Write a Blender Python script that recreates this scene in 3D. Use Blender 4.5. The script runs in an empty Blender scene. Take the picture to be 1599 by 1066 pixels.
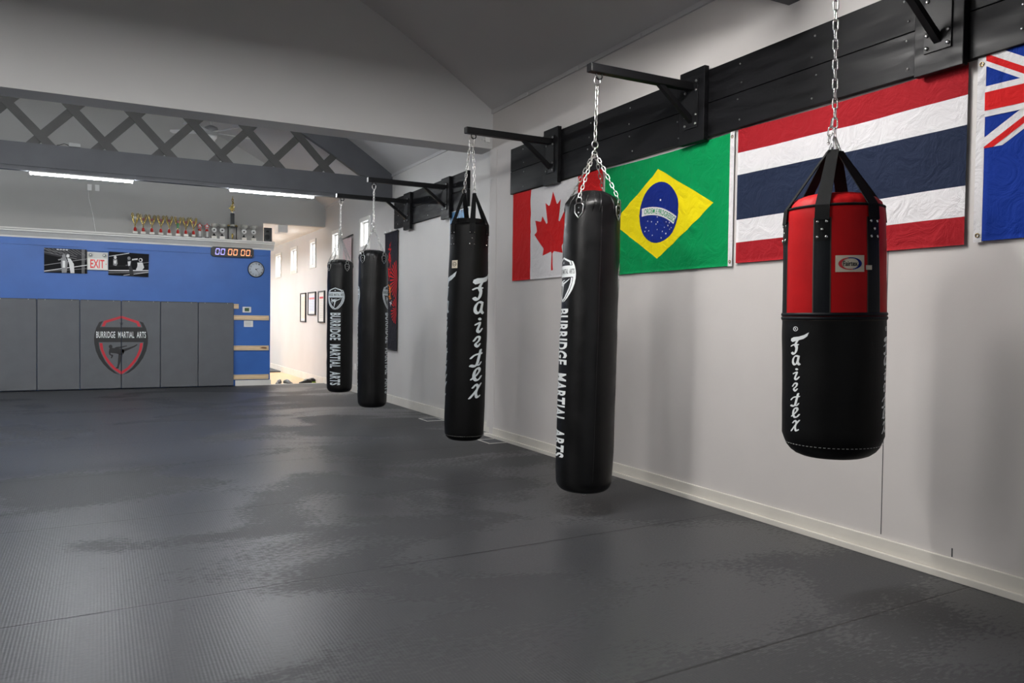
import bpy, bmesh, math, random
from math import sin, cos, pi, radians as R, sqrt, atan2
from mathutils import Vector, Matrix, noise
from mathutils.geometry import tessellate_polygon
random.seed(7)
SC = bpy.context.scene
COL = SC.collection

# ------------------------------------------------------------------ camera
F = 1227.0
yaw = math.atan(645 / F); pitch = math.atan(31.4 / F); roll = R(0.77)
fw = Vector((sin(yaw) * cos(pitch), cos(yaw) * cos(pitch), -sin(pitch)))
r0 = Vector((cos(yaw), -sin(yaw), 0)); u0 = r0.cross(fw)
rt = r0 * cos(roll) + u0 * sin(roll); up = -r0 * sin(roll) + u0 * cos(roll)
cam = bpy.data.cameras.new('camera'); camo = bpy.data.objects.new('camera', cam); COL.objects.link(camo)
M = Matrix((rt, up, -fw)).transposed().to_4x4(); M.translation = Vector((0, 0, 1.3))
camo.matrix_world = M
cam.sensor_width = 36; cam.lens = F / 1599 * 36; cam.clip_start = 0.05; cam.clip_end = 100
SC.camera = camo

# ------------------------------------------------------------------ world, exposure
w = bpy.data.worlds.new('world'); SC.world = w; w.use_nodes = True
w.node_tree.nodes['Background'].inputs[0].default_value = (.75, .85, 1, 1)
w.node_tree.nodes['Background'].inputs[1].default_value = 0.3
vs = SC.view_settings
vs.view_transform = 'Standard'; vs.look = 'None'; vs.gamma = 1; vs.use_curve_mapping = False
vs.exposure = 0.0
TUBE = 210.0       # radiance of the LED battens in the far bays
NEAR = 480.0       # radiance of the battens in the near bay
HALL = 44.0        # radiance of the added, unseen hallway panels
DAY = 5.0          # daylight behind the small windows
FRONT_FILL = 0.6        # fill glow of the made-up shop window behind the camera
SC.cycles.max_bounces = 10; SC.cycles.diffuse_bounces = 6
SC.cycles.sample_clamp_indirect = 8.0
SC.cycles.use_denoising = True

# ------------------------------------------------------------------ materials
def srgb(*c):
    return tuple(((v / 255) / 12.92 if v / 255 <= .04045 else ((v / 255 + .055) / 1.055) ** 2.4) for v in c)
def mat(name, col, rough=.6, metal=0, var=0, vscale=3, bump=0, bscale=60, emit=0, coat=0, spec=.5, stretch=None, bdist=.002, rvar=0, sheen=0):
    m = bpy.data.materials.new(name); m.use_nodes = True
    nt = m.node_tree; N = nt.nodes; L = nt.links; b = N['Principled BSDF']
    c = tuple(col) + (1,)
    b.inputs['Base Color'].default_value = c; b.inputs['Roughness'].default_value = rough
    b.inputs['Metallic'].default_value = metal; b.inputs['Specular IOR Level'].default_value = spec
    b.inputs['Coat Weight'].default_value = coat
    b.inputs['Sheen Weight'].default_value = sheen
    if emit:
        b.inputs['Emission Color'].default_value = c; b.inputs['Emission Strength'].default_value = emit
    tc = N.new('ShaderNodeTexCoord'); mp = N.new('ShaderNodeMapping'); L.new(tc.outputs['Object'], mp.inputs[0])
    if stretch: mp.inputs['Scale'].default_value = stretch
    if True:
        n = N.new('ShaderNodeTexNoise'); n.inputs['Scale'].default_value = vscale; n.inputs['Detail'].default_value = 5
        L.new(mp.outputs[0], n.inputs[0])
        mx = N.new('ShaderNodeMix'); mx.data_type = 'RGBA'
        v = var or .03
        mx.inputs[6].default_value = tuple(x * (1 - v) for x in col) + (1,)
        mx.inputs[7].default_value = tuple(min(1, x * (1 + v)) for x in col) + (1,)
        cr = N.new('ShaderNodeMapRange'); cr.inputs[1].default_value = .35; cr.inputs[2].default_value = .65
        L.new(n.outputs[0], cr.inputs[0]); L.new(cr.outputs[0], mx.inputs[0]); L.new(mx.outputs[2], b.inputs['Base Color'])
        if rvar:
            m2 = N.new('ShaderNodeMapRange'); m2.inputs[1].default_value = .35; m2.inputs[2].default_value = .65
            m2.inputs[3].default_value = rough - rvar; m2.inputs[4].default_value = rough + rvar
            L.new(n.outputs[0], m2.inputs[0]); L.new(m2.outputs[0], b.inputs['Roughness'])
    if bump:
        n2 = N.new('ShaderNodeTexNoise'); n2.inputs['Scale'].default_value = bscale; n2.inputs['Detail'].default_value = 6
        L.new(mp.outputs[0], n2.inputs[0])
        bp = N.new('ShaderNodeBump'); bp.inputs['Strength'].default_value = bump; bp.inputs['Distance'].default_value = bdist
        L.new(n2.outputs[0], bp.inputs['Height']); L.new(bp.outputs[0], b.inputs['Normal'])
    return m

wallm = mat('wall_paint', srgb(206, 201, 198), .55, var=.035, vscale=1.2, bump=.25, bscale=90, bdist=.001)
wallfar = mat('wall_paint_far', srgb(199, 196, 193), .55, var=.03, vscale=1.2, bump=.25, bscale=90, bdist=.001)
greym = mat('ceiling_paint', srgb(190, 188, 188), .8, var=.03, vscale=.7, bump=.2, bscale=70)
fasc = mat('fascia_paint', srgb(204, 204, 204), .75, var=.03, vscale=.7, bump=.2, bscale=70)
backm = mat('back_wall_paint', srgb(180, 179, 176), .7, var=.03, vscale=.8, bump=.2)
trussm = mat('truss_paint', srgb(92, 93, 97), .6, var=.06, vscale=4, bump=.3, bscale=30)
trussl = mat('truss_lattice_paint', srgb(80, 79, 77), .6, var=.06, vscale=5, bump=.3, bscale=30)
bluem = mat('blue_paint', srgb(44, 98, 176), .45, var=.06, vscale=2, bump=.15, bscale=80)
whitem = mat('white_trim_paint', srgb(226, 224, 218), .4, var=.03, vscale=4, bump=.15)
basem = mat('baseboard_paint', srgb(216, 211, 202), .45, var=.05, vscale=3, bump=.3, bscale=20)
blackwood = mat('black_stained_wood', srgb(17, 17, 19), .5, var=.4, vscale=3, bump=.35, bscale=7, stretch=(3, .7, 5), rvar=.12, bdist=.0025, spec=.15)
blacksteel = mat('black_powdercoat', srgb(13, 13, 15), .5, spec=.22, var=.1, bump=.1)
steel = mat('zinc_steel', srgb(190, 190, 188), .3, metal=1, var=.08, vscale=30)
chrome = mat('chrome_steel', srgb(215, 215, 212), .18, metal=1)
vinyl = mat('black_vinyl', srgb(11, 11, 12), .36, spec=.28, var=.15, vscale=8, bump=.35, bscale=45, bdist=.0015, rvar=.06)
vinyl2 = mat('black_leather', srgb(9, 9, 10), .5, spec=.15, var=.15, vscale=8, bump=.35, bscale=60, bdist=.0015)
redv = mat('red_leather', srgb(176, 18, 22), .55, spec=.12, var=.08, vscale=6, bump=.25, bscale=50)
navyv = mat('dark_leather_strip', srgb(15, 19, 24), .55, spec=.15, var=.1, bump=.2)
strapm = mat('black_webbing', srgb(16, 17, 18), .8, spec=.15, var=.1, bump=.6, bscale=250)
seamm = mat('seam_binding', srgb(62, 52, 44), .6)
print_w = mat('white_print', srgb(232, 236, 236), .5)
print_g = mat('grey_print', srgb(196, 204, 208), .45)
print_k = mat('black_print', srgb(16, 16, 18), .5)
print_r = mat('red_print', srgb(190, 26, 44), .5)
matv = mat('grey_mat_vinyl', srgb(92, 94, 98), .6, var=.05, vscale=5, bump=.5, bscale=220, bdist=.0008)
matedge = mat('mat_seam', srgb(55, 56, 60), .7)
pine = mat('raw_pine', srgb(222, 196, 158), .5, var=.14, vscale=3, bump=.2, stretch=(1, 3, 14))
knot = mat('pine_knot', srgb(120, 78, 40), .6)
label = mat('woven_label', srgb(206, 196, 178), .8)
gold = mat('gold_plastic', srgb(206, 180, 104), .25, metal=.8, var=.1, vscale=20)
silver = mat('silver_metal', srgb(206, 206, 198), .3, metal=.6, var=.1, vscale=20)
redp = mat('red_plastic', srgb(190, 40, 30), .3)
greenp = mat('green_plastic', srgb(20, 120, 70), .3)
blackp = mat('black_plastic', srgb(16, 16, 18), .45)
maroon = mat('maroon_side', srgb(60, 22, 24), .35)
whitep = mat('white_plastic', srgb(228, 228, 226), .4)
greyp = mat('grey_plastic', srgb(170, 170, 168), .4)
marble = mat('white_marble', srgb(238, 232, 222), .3, var=.08, vscale=30)
paper = mat('paper', srgb(222, 222, 218), .7)
lcd = mat('green_lcd', srgb(66, 92, 62), .3)
led_on = mat('led_diffuser', (.93, .97, 1), .4, emit=TUBE)
led_near = mat('led_diffuser_near', (1, .98, .955), .4, emit=NEAR)
hall_on = mat('panel_diffuser', (.94, .97, 1), .4, emit=HALL)
day_on = mat('daylight_pane', (.93, .97, 1), .3, emit=DAY)
seg_r = mat('orange_led_segment', (1, .33, .14), .4, emit=1.4)
seg_b = mat('violet_led_segment', (.36, .32, 1), .4, emit=1.4)
clockf = mat('clock_face', srgb(196, 204, 212), .35)

def wood_floor():
    m = mat('laminate_floor', srgb(222, 182, 134), .32, var=.1, vscale=2.5, stretch=(8, .8, 1))
    return m
woodm = wood_floor()

def floor_mat():
    m = bpy.data.materials.new('tatami_mat_vinyl'); m.use_nodes = True
    nt = m.node_tree; N = nt.nodes; L = nt.links; b = N['Principled BSDF']
    tc = N.new('ShaderNodeTexCoord'); sx = N.new('ShaderNodeSeparateXYZ'); L.new(tc.outputs['Object'], sx.inputs[0])
    def math_(op, a, c=None, d=None):
        n = N.new('ShaderNodeMath'); n.operation = op
        for i, v in enumerate((a, c, d)):
            if v is None: continue
            if isinstance(v, (int, float)): n.inputs[i].default_value = v
            else: L.new(v, n.inputs[i])
        return n.outputs[0]
    def nz(scale, detail=4, stretch=None, dist=0):
        n = N.new('ShaderNodeTexNoise'); n.inputs['Scale'].default_value = scale; n.inputs['Detail'].default_value = detail
        n.inputs['Distortion'].default_value = dist
        if stretch:
            mp = N.new('ShaderNodeMapping'); mp.inputs['Scale'].default_value = stretch
            L.new(tc.outputs['Object'], mp.inputs[0]); L.new(mp.outputs[0], n.inputs[0])
        else: L.new(tc.outputs['Object'], n.inputs[0])
        return n.outputs[0]
    def rng(v, a, b_, c=0, d=1, smooth=True):
        n = N.new('ShaderNodeMapRange'); n.inputs[1].default_value = a; n.inputs[2].default_value = b_
        n.inputs[3].default_value = c; n.inputs[4].default_value = d
        if smooth: n.interpolation_type = 'SMOOTHSTEP'
        L.new(v, n.inputs[0]); return n.outputs[0]
    # seams across the room every 1.68 m, rolled out a touch askew
    yy = math_('SUBTRACT', sx.outputs[1], math_('MULTIPLY', sx.outputs[0], .055))
    k = math_('DIVIDE', math_('SUBTRACT', yy, .49), 1.68)
    fr = math_('FRACT', math_('ADD', k, .5))
    d = math_('MULTIPLY', math_('ABSOLUTE', math_('SUBTRACT', fr, .5)), 1.68)
    seam = rng(d, .003, .009, 1, 0)
    # worn and scuffed patches with edges of their own
    big = nz(.55, 5, (1, 1.5, 1), .6)
    fine = nz(26, 3, (1, 2.2, 1))
    wear = rng(math_('ADD', big, math_('SUBTRACT', math_('MULTIPLY', math_('SUBTRACT', fine, .5), .30), math_('MULTIPLY', math_('SUBTRACT', sx.outputs[0], 2.2), .03))), .47, .53)
    speck = rng(nz(60, 2, (1, 3, 1)), .35, .65)
    rough = math_('ADD', math_('MULTIPLY', wear, -.15), math_('ADD', .465, math_('MULTIPLY', speck, .08)))
    L.new(rough, b.inputs['Roughness'])
    mx = N.new('ShaderNodeMix'); mx.data_type = 'RGBA'
    mx.inputs[6].default_value = srgb(47, 48, 51) + (1,); mx.inputs[7].default_value = srgb(60, 61, 64) + (1,)
    L.new(math_('ADD', math_('MULTIPLY', wear, .6), math_('MULTIPLY', speck, .4)), mx.inputs[0])
    m2 = N.new('ShaderNodeMix'); m2.data_type = 'RGBA'; m2.inputs[7].default_value = srgb(22, 22, 25) + (1,)
    L.new(mx.outputs[2], m2.inputs[6]); L.new(seam, m2.inputs[0]); L.new(m2.outputs[2], b.inputs['Base Color'])
    rib = math_('SINE', math_('MULTIPLY', sx.outputs[0], 2 * pi / .014))
    h = math_('ADD', math_('MULTIPLY', rib, .25), math_('ADD', math_('MULTIPLY', fine, 1.2), math_('MULTIPLY', seam, -3)))
    bp = N.new('ShaderNodeBump'); bp.inputs['Strength'].default_value = .35; bp.inputs['Distance'].default_value = .0015
    L.new(h, bp.inputs['Height']); L.new(bp.outputs[0], b.inputs['Normal'])
    b.inputs['Specular IOR Level'].default_value = .45
    return m
floorm = floor_mat()

def cloth_mat(name, col):
    m = mat(name, col, .8, var=.04, vscale=2, spec=.15)
    nt = m.node_tree; N = nt.nodes; L = nt.links; b = N['Principled BSDF']
    tc = N.new('ShaderNodeTexCoord')
    a = N.new('ShaderNodeTexNoise'); a.inputs['Scale'].default_value = 7; a.inputs['Detail'].default_value = 7; a.inputs['Distortion'].default_value = 1.6
    a.inputs['Roughness'].default_value = .55
    L.new(tc.outputs['Object'], a.inputs[0])
    c = N.new('ShaderNodeTexVoronoi'); c.feature = 'DISTANCE_TO_EDGE'; c.inputs['Scale'].default_value = 5
    L.new(tc.outputs['Object'], c.inputs[0])
    ad = N.new('ShaderNodeMath'); ad.operation = 'MULTIPLY_ADD'; L.new(c.outputs[0], ad.inputs[0]); ad.inputs[1].default_value = .25; L.new(a.outputs[0], ad.inputs[2])
    bp = N.new('ShaderNodeBump'); bp.inputs['Strength'].default_value = .8; bp.inputs['Distance'].default_value = .026
    L.new(ad.outputs[0], bp.inputs['Height']); L.new(bp.outputs[0], b.inputs['Normal'])
    return m
fl_w = cloth_mat('flag_white', srgb(222, 220, 222)); fl_r = cloth_mat('flag_red', srgb(205, 32, 34)); fl_dr = cloth_mat('flag_dark_red', srgb(158, 30, 38))
fl_g = cloth_mat('flag_green', srgb(0, 140, 78)); fl_y = cloth_mat('flag_yellow', srgb(238, 218, 18)); fl_b = cloth_mat('flag_globe_blue', srgb(20, 40, 122))
fl_n = cloth_mat('flag_navy', srgb(33, 42, 64)); fl_ub = cloth_mat('flag_royal_blue', srgb(16, 50, 140)); fl_k = cloth_mat('banner_black', srgb(36, 36, 44))
fl_p = cloth_mat('banner_pale_pink', srgb(212, 190, 190))
brass = mat('brass_grommet', srgb(170, 150, 110), .3, metal=1)

# ------------------------------------------------------------------ mesh helpers
class MB:
    def __init__(s): s.v = []; s.f = []; s.m = []; s.sm = []; s.st = []
    def add(s, vs_, fs, mi=0, smooth=False, T=None):
        o = len(s.v); s.st.append(o)
        for p in vs_:
            p = Vector(p); s.v.append(T @ p if T else p)
        for f in fs: s.f.append([o + i for i in f]); s.m.append(mi); s.sm.append(smooth)
    def box(s, a, b, mi=0, T=None, bev=0):
        x0, y0, z0 = a; x1, y1, z1 = b
        x0, x1 = min(x0, x1), max(x0, x1); y0, y1 = min(y0, y1), max(y0, y1); z0, z1 = min(z0, z1), max(z0, z1)
        if bev:
            bm = bmesh.new(); bmesh.ops.create_cube(bm, size=1)
            for v in bm.verts: v.co = Vector(((x0 + x1) / 2 + v.co.x * (x1 - x0), (y0 + y1) / 2 + v.co.y * (y1 - y0), (z0 + z1) / 2 + v.co.z * (z1 - z0)))
            bmesh.ops.bevel(bm, geom=bm.edges[:], offset=bev, segments=2, affect='EDGES', profile=.5)
            bm.verts.index_update()
            s.add([v.co.copy() for v in bm.verts], [[v.index for v in f.verts] for f in bm.faces], mi, False, T); bm.free(); return
        s.add([(x0, y0, z0), (x1, y0, z0), (x1, y1, z0), (x0, y1, z0), (x0, y0, z1), (x1, y0, z1), (x1, y1, z1), (x0, y1, z1)],
              [(3, 2, 1, 0), (4, 5, 6, 7), (0, 1, 5, 4), (1, 2, 6, 5), (2, 3, 7, 6), (3, 0, 4, 7)], mi, False, T)
    def tube(s, pts, r, n=8, mi=0, closed=False, cap=True, T=None):
        pts = [Vector(p) for p in pts]; k = len(pts); vs_ = []; fs = []
        prev = None
        for i, p in enumerate(pts):
            if closed: t = (pts[(i + 1) % k] - pts[i - 1])
            else: t = pts[min(i + 1, k - 1)] - pts[max(i - 1, 0)]
            t.normalize()
            if prev is None:
                a = Vector((0, 0, 1)) if abs(t.z) < .9 else Vector((1, 0, 0)); prev = t.cross(a).normalized()
            nn = (prev - t * prev.dot(t)).normalized(); bb = t.cross(nn); prev = nn
            rr = r[i] if isinstance(r, (list, tuple)) else r
            for j in range(n): a = 2 * pi * j / n; vs_.append(p + nn * cos(a) * rr + bb * sin(a) * rr)
        for i in range(k if closed else k - 1):
            for j in range(n): fs.append((i * n + j, i * n + (j + 1) % n, ((i + 1) % k) * n + (j + 1) % n, ((i + 1) % k) * n + j))
        if cap and not closed: fs.append(tuple(range(n - 1, -1, -1))); fs.append(tuple((k - 1) * n + j for j in range(n)))
        s.add(vs_, fs, mi, True, T)
    def lathe(s, prof, n=24, mi=0, T=None, cap=True):
        vs_ = []; fs = []
        for (r, z) in prof:
            for j in range(n): a = 2 * pi * j / n; vs_.append((r * cos(a), r * sin(a), z))
        for i in range(len(prof) - 1):
            for j in range(n): fs.append((i * n + j, i * n + (j + 1) % n, (i + 1) * n + (j + 1) % n, (i + 1) * n + j))
        if cap: fs.append(tuple(range(n - 1, -1, -1))); fs.append(tuple((len(prof) - 1) * n + j for j in range(n)))
        s.add(vs_, fs, mi, True, T)
    def prism(s, pts, y0, y1, mi=0, ax='y', T=None):
        # outline pts (a,b) extruded along axis
        n = len(pts)
        def P(a, b, c): return (a, c, b) if ax == 'y' else ((c, a, b) if ax == 'x' else (a, b, c))
        vs_ = [P(a, b, y0) for a, b in pts] + [P(a, b, y1) for a, b in pts]
        fs = [tuple(range(n - 1, -1, -1)), tuple(range(n, 2 * n))] + [(i, (i + 1) % n, n + (i + 1) % n, n + i) for i in range(n)]
        s.add(vs_, fs, mi, False, T)
    def build(s, name, mats, parent=None, loc=None, fix=True):
        me = bpy.data.meshes.new(name); me.from_pydata([tuple(v) for v in s.v], [], s.f); me.update()
        if not isinstance(mats, (list, tuple)): mats = [mats]
        for m in mats: me.materials.append(m)
        for p, mi, sm in zip(me.polygons, s.m, s.sm): p.material_index = mi; p.use_smooth = sm
        if fix:
            bm = bmesh.new(); bm.from_mesh(me); bmesh.ops.recalc_face_normals(bm, faces=bm.faces); bm.to_mesh(me); bm.free()
        o = bpy.data.objects.new(name, me); COL.objects.link(o)
        if parent: o.parent = parent
        if loc: o.location = loc
        return o
def build_each(mb, name, m, parent):
    """one object per added shape"""
    st = mb.st + [len(mb.v)]; first = []
    for a, b in zip(st[:-1], st[1:]):
        q = MB(); q.v = mb.v[a:b]; ii = [k for k, f in enumerate(mb.f) if a <= f[0] < b]
        q.f = [[i - a for i in mb.f[k]] for k in ii]; q.m = [mb.m[k] for k in ii]; q.sm = [mb.sm[k] for k in ii]
        first.append(q.build(name, m, parent))
    return first
def tag(o, label=None, cat=None, group=None, kind=None):
    if label: o['label'] = label
    if cat: o['category'] = cat
    if group: o['group'] = group
    if kind: o['kind'] = kind
    return o
def empty(name, loc, label=None, cat=None, group=None):
    o = bpy.data.objects.new(name, None); o.empty_display_size = .1; COL.objects.link(o); o.location = loc
    return tag(o, label, cat, group)
def struct(o): o['kind'] = 'structure'; return o
def copy_tree(o, parent=None):
    c = o.copy(); COL.objects.link(c); c.parent = parent
    for ch in list(o.children): copy_tree(ch, c)
    return c

# 2D shapes -> meshes bent onto a surface
def text2d(body, bold=0.0, space=1.0):
    cu = bpy.data.curves.new('t', 'FONT'); cu.body = body; cu.size = 1; cu.offset = bold; cu.resolution_u = 4; cu.space_character = space
    ob = bpy.data.objects.new('t', cu); COL.objects.link(ob)
    bpy.context.view_layer.update()
    me = ob.to_mesh(); vs_ = [(v.co.x, v.co.y) for v in me.vertices]; fs = [tuple(p.vertices) for p in me.polygons]
    ob.to_mesh_clear(); bpy.data.objects.remove(ob); bpy.data.curves.remove(cu)
    x0 = min(v[0] for v in vs_); x1 = max(v[0] for v in vs_); y0 = min(v[1] for v in vs_); y1 = max(v[1] for v in vs_)
    return [((x - x0) / (x1 - x0), (y - y0) / (y1 - y0)) for x, y in vs_], fs    # normalised to the unit box
class D2:
    """2D faces with material index and layer"""
    def __init__(s): s.it = []
    def poly(s, pts, mi=0, lay=0): s.it.append((list(pts), [tuple(range(len(pts)))], mi, lay))
    def rect(s, x0, y0, x1, y1, mi=0, lay=0): s.poly([(x0, y0), (x1, y0), (x1, y1), (x0, y1)], mi, lay)
    def disc(s, x, y, rx, ry=None, mi=0, lay=0, n=28):
        ry = ry or rx; s.poly([(x + rx * cos(2 * pi * i / n), y + ry * sin(2 * pi * i / n)) for i in range(n)], mi, lay)
    def ring(s, x, y, ro, ri, mi=0, lay=0, n=28, sy=1):
        for i in range(n):
            a, b = 2 * pi * i / n, 2 * pi * (i + 1) / n
            s.poly([(x + ri * cos(a), y + ri * sy * sin(a)), (x + ro * cos(a), y + ro * sy * sin(a)), (x + ro * cos(b), y + ro * sy * sin(b)), (x + ri * cos(b), y + ri * sy * sin(b))], mi, lay)
    def star(s, x, y, r, mi=0, lay=0, k=.4, rot=pi / 2):
        s.poly([(x + (r if i % 2 == 0 else r * k) * cos(rot + pi * i / 5), y + (r if i % 2 == 0 else r * k) * sin(rot + pi * i / 5)) for i in range(10)], mi, lay)
    def text(s, body, x0, y0, x1, y1, mi=0, lay=0, bold=0, space=1):
        v, f = text2d(body, bold, space); s.it.append(([(x0 + a * (x1 - x0), y0 + b * (y1 - y0)) for a, b in v], f, mi, lay))
    def stroke(s, pts, w, mi=0, lay=0, w2=None, ang=R(35)):
        # broad-nib stroke: wide across, thin along the nib angle
        w = w * 1.3; w2 = (w2 or w * .5) * 1.3
        n = 10
        def nib(p): return [(p[0] + w / 2 * cos(t) * cos(ang) - w2 / 2 * sin(t) * sin(ang), p[1] + w / 2 * cos(t) * sin(ang) + w2 / 2 * sin(t) * cos(ang)) for t in [2 * pi * i / n for i in range(n)]]
        # smooth the path
        P = []
        q = [pts[0]] + list(pts) + [pts[-1]]
        for i in range(1, len(q) - 2):
            for t in (0, .25, .5, .75):
                P.append(tuple(.5 * ((2 * q[i][k]) + (-q[i - 1][k] + q[i + 1][k]) * t + (2 * q[i - 1][k] - 5 * q[i][k] + 4 * q[i + 1][k] - q[i + 2][k]) * t * t + (-q[i - 1][k] + 3 * q[i][k] - 3 * q[i + 1][k] + q[i + 2][k]) * t ** 3) for k in (0, 1)))
        P.append(pts[-1])
        for a, b in zip(P[:-1], P[1:]):
            h = hull(nib(a) + nib(b)); s.poly(h, mi, lay)
    def xf(s, fn):
        o = D2(); o.it = [([fn(*p) for p in v], f, mi, l) for v, f, mi, l in s.it]; return o
    def join(s, o, dl=0, mmap=None):
        for v, f, mi, l in o.it: s.it.append((v, f, (mmap[mi] if mmap else mi), l + dl))
    def clip(s, x0, y0, x1, y1): s.cl = (x0, y0, x1, y1); return s
    def build(s, name, mats, fn, parent=None, step=(.03, .06), off=.0006, base=.0006):
        """fn(u,v,depth)->3D"""
        mb = MB()
        for v, f, mi, l in s.it:
            bm = bmesh.new(); vv = [bm.verts.new((a, b, 0)) for a, b in v]
            for g in f:
                tris = [(0, 1, 2)] if len(g) == 3 else tessellate_polygon([[Vector((v[i][0], v[i][1], 0)) for i in g]])
                for tr in tris:
                    try: bm.faces.new([vv[g[i]] for i in tr])
                    except ValueError: pass
            xs = [p[0] for p in v]; ys = [p[1] for p in v]
            cl = getattr(s, 'cl', None)
            if cl and getattr(s, 'cllay', 0) <= l:
                for co, no in (((cl[0], 0, 0), (-1, 0, 0)), ((cl[2], 0, 0), (1, 0, 0)), ((0, cl[1], 0), (0, -1, 0)), ((0, cl[3], 0), (0, 1, 0))):
                    bmesh.ops.bisect_plane(bm, geom=bm.verts[:] + bm.edges[:] + bm.faces[:], plane_co=co, plane_no=no, clear_outer=True)
            if step[0]:
                c = math.ceil(min(xs) / step[0]) * step[0]
                while c < max(xs):
                    bmesh.ops.bisect_plane(bm, geom=bm.verts[:] + bm.edges[:] + bm.faces[:], plane_co=(c, 0, 0), plane_no=(1, 0, 0)); c += step[0]
            if step[1]:
                c = math.ceil(min(ys) / step[1]) * step[1]
                while c < max(ys):
                    bmesh.ops.bisect_plane(bm, geom=bm.verts[:] + bm.edges[:] + bm.faces[:], plane_co=(0, c, 0), plane_no=(0, 1, 0)); c += step[1]
            bmesh.ops.recalc_face_normals(bm, faces=bm.faces[:])
            bm.verts.index_update()
            P = [fn(q.co.x, q.co.y, base + off * l) for q in bm.verts]
            mb.add(P, [[q.index for q in g.verts] for g in bm.faces], mi, False); bm.free()
        return mb.build(name, mats, parent, fix=False)
def hull(p):
    p = sorted(set((round(a, 6), round(b, 6)) for a, b in p))
    def half(p):
        h = []
        for q in p:
            while len(h) > 1 and (h[-1][0] - h[-2][0]) * (q[1] - h[-2][1]) - (h[-1][1] - h[-2][1]) * (q[0] - h[-2][0]) <= 0: h.pop()
            h.append(q)
        return h[:-1]
    return half(p) + half(p[::-1])

# ------------------------------------------------------------------ logo artwork (unit wide, y up, origin at top centre)
def cp(pts, cx=598, cy=572, k=383): return [((x - cx) / k, -(y - cy) / k) for x, y in pts]
def mir(pts): return [(-x, y) for x, y in reversed(pts)]
def shield(black, red, white, textm, lay=0, gap=False):
    d = D2()
    L1 = cp([(468, 611), (441, 620), (420, 660), (408, 705), (405, 735), (407, 775), (418, 825), (440, 875), (470, 918), (505, 955), (545, 983), (588, 997), (560, 980), (520, 945), (483, 898), (456, 845), (441, 800), (437, 762), (437, 655), (447, 655), (455, 634)])
    d.poly(L1, black, lay); d.poly(mir(L1), black, lay)
    d.poly(cp([(437, 655), (437, 762), (759, 762), (759, 655)]), black, lay)
    T = cp([(457, 650), (475, 611), (598, 573), (598, 590), (490, 625), (480, 650)])
    d.poly(T, red, lay + 1); d.poly(mir(T), red, lay + 1)
    B = cp([(443, 769), (450, 815), (470, 862), (500, 910), (540, 955), (598, 995), (598, 973), (556, 945), (520, 905), (490, 862), (470, 815), (463, 769)])
    d.poly(B, red, lay + 1); d.poly(mir(B), red, lay + 1)
    sx, sy = cp([(598, 628)])[0]; d.star(sx, sy, 17 / 383, textm if not gap else white, lay + 1)
    (a, b), (c, e) = cp([(420, 732), (775, 686)])
    d.text('BURRIDGE  MARTIAL  ARTS', a, b, c, e, white if not gap else textm, lay + 1, bold=.015, space=1.1)
    fig = print_fig = D2(); fm = textm if not gap else white
    hx, hy = cp([(521, 794)])[0]; d.disc(hx, hy, 13 / 383, 14 / 383, fm, lay + 1, 14)
    d.poly(cp([(513, 808), (530, 803), (560, 806), (600, 810), (620, 820), (615, 838), (607, 852), (585, 850), (560, 843), (530, 840), (515, 835), (510, 820)]), fm, lay + 1)
    d.poly(cp([(545, 806), (560, 797), (600, 792), (637, 786), (638, 792), (605, 801), (575, 810)]), fm, lay + 1)
    d.poly(cp([(512, 815), (522, 838), (520, 848), (538, 853), (539, 862), (530, 877), (522, 877), (527, 861), (511, 851), (508, 835)]), fm, lay + 1)
    d.poly(cp([(595, 815), (640, 805), (685, 790), (710, 777), (716, 780), (695, 796), (655, 815), (622, 828), (612, 848)]), fm, lay + 1)
    d.poly(cp([(578, 842), (607, 848), (600, 880), (592, 905), (582, 930), (578, 950), (556, 953), (556, 947), (568, 938), (572, 915), (574, 885)]), fm, lay + 1)
    return d
def script_word(reg=False):
    """brush-lettered word stacked downwards, crop units, y up"""
    d = D2()
    d.poly([(205, -320), (208, -308), (222, -300), (250, -296), (275, -286), (296, -271), (289, -293), (272, -308), (250, -316), (232, -322), (215, -328)], 0)
    S = d.stroke
    S([(243, -318), (232, -340), (238, -358), (233, -382), (222, -395), (212, -388)], 13, 0, 0, 6)
    S([(208, -350), (222, -343), (245, -342)], 9, 0, 0, 5)
    S([(248, -408), (232, -405), (219, -422), (217, -444), (228, -455), (240, -440), (247, -412), (243, -442), (252, -453)], 11, 0, 0, 5)
    S([(222, -505), (237, -497), (238, -505), (229, -530), (238, -538), (249, -524)], 11, 0, 0, 5)
    d.disc(238, -480, 8, 6, 0)
    S([(216, -577), (228, -560), (240, -562), (236, -577), (222, -592), (231, -603), (240, -592)], 10, 0, 0, 5)
    S([(246, -618), (238, -650), (230, -680), (220, -690), (206, -688)], 12, 0, 0, 6)
    S([(206, -655), (222, -640), (252, -632)], 9, 0, 0, 5); S([(228, -684), (240, -684), (248, -672)], 8, 0, 0, 4)
    S([(210, -748), (230, -728), (243, -708), (236, -698), (223, -710), (218, -735), (226, -752), (240, -748), (250, -735)], 11, 0, 0, 5)
    S([(216, -785), (228, -772), (236, -782), (228, -808), (232, -828), (244, -822)], 10, 0, 0, 5)
    S([(250, -768), (238, -785), (222, -808), (205, -832)], 11, 0, 0, 5)
    if reg: d.ring(232, -253, 13, 10, 0); d.text('R', 228, -258, 237, -248, 0)
    return d.xf(lambda x, y: ((x - 235) * .000826, (y + 272) * .000826))

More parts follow.
